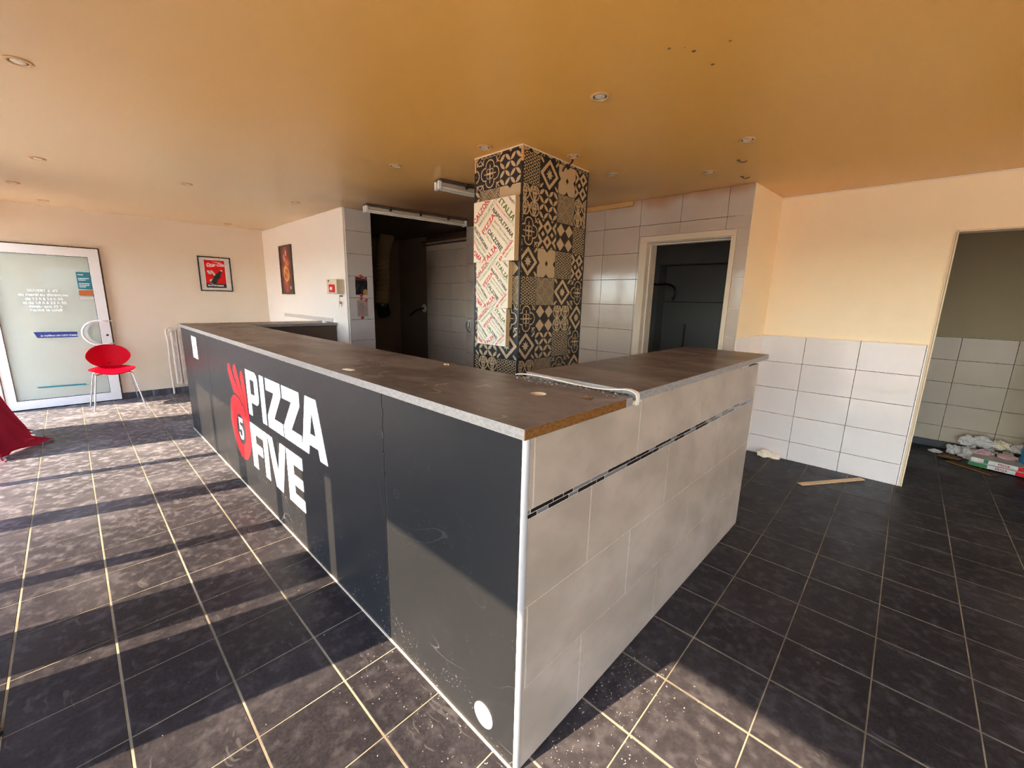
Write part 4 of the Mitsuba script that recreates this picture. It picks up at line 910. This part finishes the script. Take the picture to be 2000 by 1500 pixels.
obj('rail', cyl((-5.95, -1.44, 2.11), (-5.1, -1.44, 2.11), .012, 12), 'm_white_plastic', cu_)

# ------------------------------------------------------------------ things on the floor
obj('wooden_batten', place(bevel_box(0, .66, -.024, .024, 0, .008, .001), (.228, 3.288, 0), np.array([.565, .825, 0]), np.array([-.825, .565, 0]), Z), 'm_pale_wood', None, 'flat pale wooden batten lying on the dark floor before the white dado', 'batten')
def crumple(c, sz, seed, n=3, flat=.6, amp=.55):
    m = trimesh.creation.icosphere(subdivisions=n); v = m.vertices.copy()
    d = meshkit.fbm(v * 1.6 + seed * 7.3, 4, seed) - .5
    rdg = np.abs(meshkit.noise(v * 3.1 + seed * 3.1, seed + 5) - .5)
    v = v * (1 + amp * 2 * d - amp * rdg)[:, None]
    v = v * np.array(sz); v[:, 2] = np.maximum(v[:, 2], -sz[2] * flat)
    v[:, 2] -= v[:, 2].min(); return tm(v + np.array(c), m.faces)
obj('plaster_lump', cat(crumple((-.16, 3.815, 0), (.062, .045, .045), 3), crumple((-.075, 3.838, 0), (.055, .038, .032), 4)), 'm_box_card', None, 'pale lump of rubble on the floor against the white dado near the corner', 'rubble')
pts = []
def near_leg():
    t = abs(rng.gauss(0, .16)); return (.02 + t, rng.uniform(.02, .72) ** 1.0, 0.0)
obj('floor_crumbs', crumbs(420, near_leg, .0010, .0032), 'm_debris', None, 'white plaster grit scattered on the floor along the tiled counter leg', 'debris', kind='stuff')
def near_front():
    if rng.random() < .55: return (rng.uniform(-.8, -.02), -abs(rng.gauss(0, .12)) - .01, 0)
    return (rng.uniform(-4.5, .6), rng.uniform(-1.0, -.02), 0)
obj('floor_grit', crumbs(260, near_front, .0010, .0034), 'm_debris', None, 'pale grit scattered on the floor in front of the panelled counter', 'debris', kind='stuff')
obj('rubber_foot', lathe([(0, 0), (.022, 0), (.022, .014), (.012, .022), (0, .024)], 24).apply_translation((-1.325, -1.150, 0)), 'm_black', None, 'small black rubber foot on the floor at the left edge', 'rubber foot', smooth=30)

# rubbish in the back room
RB = np.random.default_rng(5)
wl_ = [('leftmost crumpled white paper of the rubbish heap by the back wall', (1.235, 5.43, 0), .055, 'm_paper'), ('crumpled white paper second from the left in the heap', (1.345, 5.47, 0), .060, 'm_paper'), ('white crumpled paper in front of the left end of the heap', (1.325, 5.33, 0), .055, 'm_paper'),
       ('upper left crumpled white paper on top of the rubbish heap', (1.305, 5.44, .092), .052, 'm_paper'), ('topmost crumpled white paper of the rubbish heap', (1.42, 5.45, .10), .060, 'm_paper'), ('crumpled white paper in the middle of the heap against the tiles', (1.475, 5.50, 0), .062, 'm_paper'),
       ('crumpled white paper in front of the middle of the heap', (1.45, 5.35, 0), .058, 'm_paper'), ('crumpled cream paper right of the middle of the heap', (1.60, 5.47, 0), .060, 'm_box_card'), ('crumpled cream paper on top of the right half of the heap', (1.545, 5.46, .105), .050, 'm_box_card'),
       ('crumpled white paper at the right end of the heap', (1.72, 5.46, 0), .055, 'm_paper'), ('crumpled white paper on top at the right end of the heap', (1.66, 5.45, .100), .048, 'm_paper'), ('crumpled white sheet before the blue tub', (1.60, 5.34, .0), .060, 'm_paper')]
for k, (lb, c, r, mm) in enumerate(wl_): obj('crumpled_paper', crumple((c[0], c[1], c[2] * 1.22), (r * 1.06, r * 1.0, r * 1.05), 20 + k, 4, .7, .8), mm, None, lb, 'paper')
obj('crumpled_paper', crumple((1.56, 5.215, .093), (.065, .045, .03), 31, 4, .6, .6), 'm_pink_paper', None, 'pinkish crumpled paper lying on the stacked delivery boxes', 'paper')
obj('crumpled_paper', crumple((1.40, 5.235, .093), (.06, .035, .03), 33, 4, .6, .6), 'm_pink_paper', None, 'small pink crumpled paper on the left corner of the stacked delivery boxes', 'paper')
obj('crumpled_paper', crumple((1.10, 5.34, 0), (.055, .035, .022), 37, 3), 'm_paper', None, 'lone small white paper left of the rubbish heap on the dark floor', 'paper')
obj('cardboard_piece', crumple((1.20, 5.19, 0), (.085, .06, .018), 41, 4, .9, .4), 'm_card', None, 'torn brown cardboard flat on the floor before the rubbish heap', 'cardboard')
obj('cardboard_piece', place(bevel_box(0, .36, 0, .09, 0, .010, .002), (1.16, 5.04, .0), np.array([.80, -.60, 0]), np.array([.60, .80, 0]), Z), 'm_card', None, 'flattened brown cardboard strip under the two delivery boxes', 'cardboard')
bd = np.array([.965, -.262, 0]); bn = np.array([.262, .965, 0])
for k in range(2):
    t = thing('delivery_box', ('lower flat green, white and red pizza box on the back room floor', 'upper flat green, white and red pizza box stacked on another')[k], 'box')
    o = np.array([1.315 + .012 * k, 5.055 + .02 * k, .0105 + .040 * k])
    Pm = lambda m: place(m, o, bd, bn, Z)
    obj('box', Pm(bevel_box(0, .54, 0, .20, 0, .039, .002)), 'm_paper', t)
    obj('green_band', Pm(box(.0, .125, -.0008, .001, .002, .037) if k == 0 else box(.085, .115, -.0008, .001, .002, .037)), 'm_green_print', t)
    obj('red_band', Pm(box(.30, .54, -.0008, .001, .002, .037)), 'm_red_vinyl', t)
    obj('lettering', place(extrude(affinity.translate(text_poly('PIZZA', .018, True), .175, .010), .0006), o + bn * -.0005, bd, Z, -bn), 'm_brick_red', t)
obj('blue_drum', place(lathe([(0, 0), (.088, 0), (.094, .01), (.098, .19), (.092, .20), (.086, .197), (.086, .18), (0, .18)], 32), (1.735, 5.19, .0915), X, Y, Z), 'm_blue_bag', None, 'shiny blue tub standing on the delivery boxes at the right edge', 'tub', smooth=30)

# store room behind the middle doorway
obj('dark_cabinet', bevel_box(-2.9, -2.18, 4.55, 5.28, 0, 2.02, .006), 'm_black', None, 'tall black cabinet edge inside the dark store room doorway', 'cabinet')
obj('hanging_cable', tube(smooth_path([(-2.16, 5.27, 1.76), (-1.95, 5.22, 1.75), (-1.82, 5.2, 1.70), (-1.80, 5.2, 1.6), (-1.83, 5.2, 1.53)], 8), .014, 10), 'm_black', None, 'black cable drooping inside the dark store room', 'cable')
obj('wall_pipe', cyl((-1.74, 5.53, 0), (-1.74, 5.53, 1.18), .012, 12), 'm_pipe_brown', None, 'thin brown pipe on the back wall of the dark store room', 'pipe')
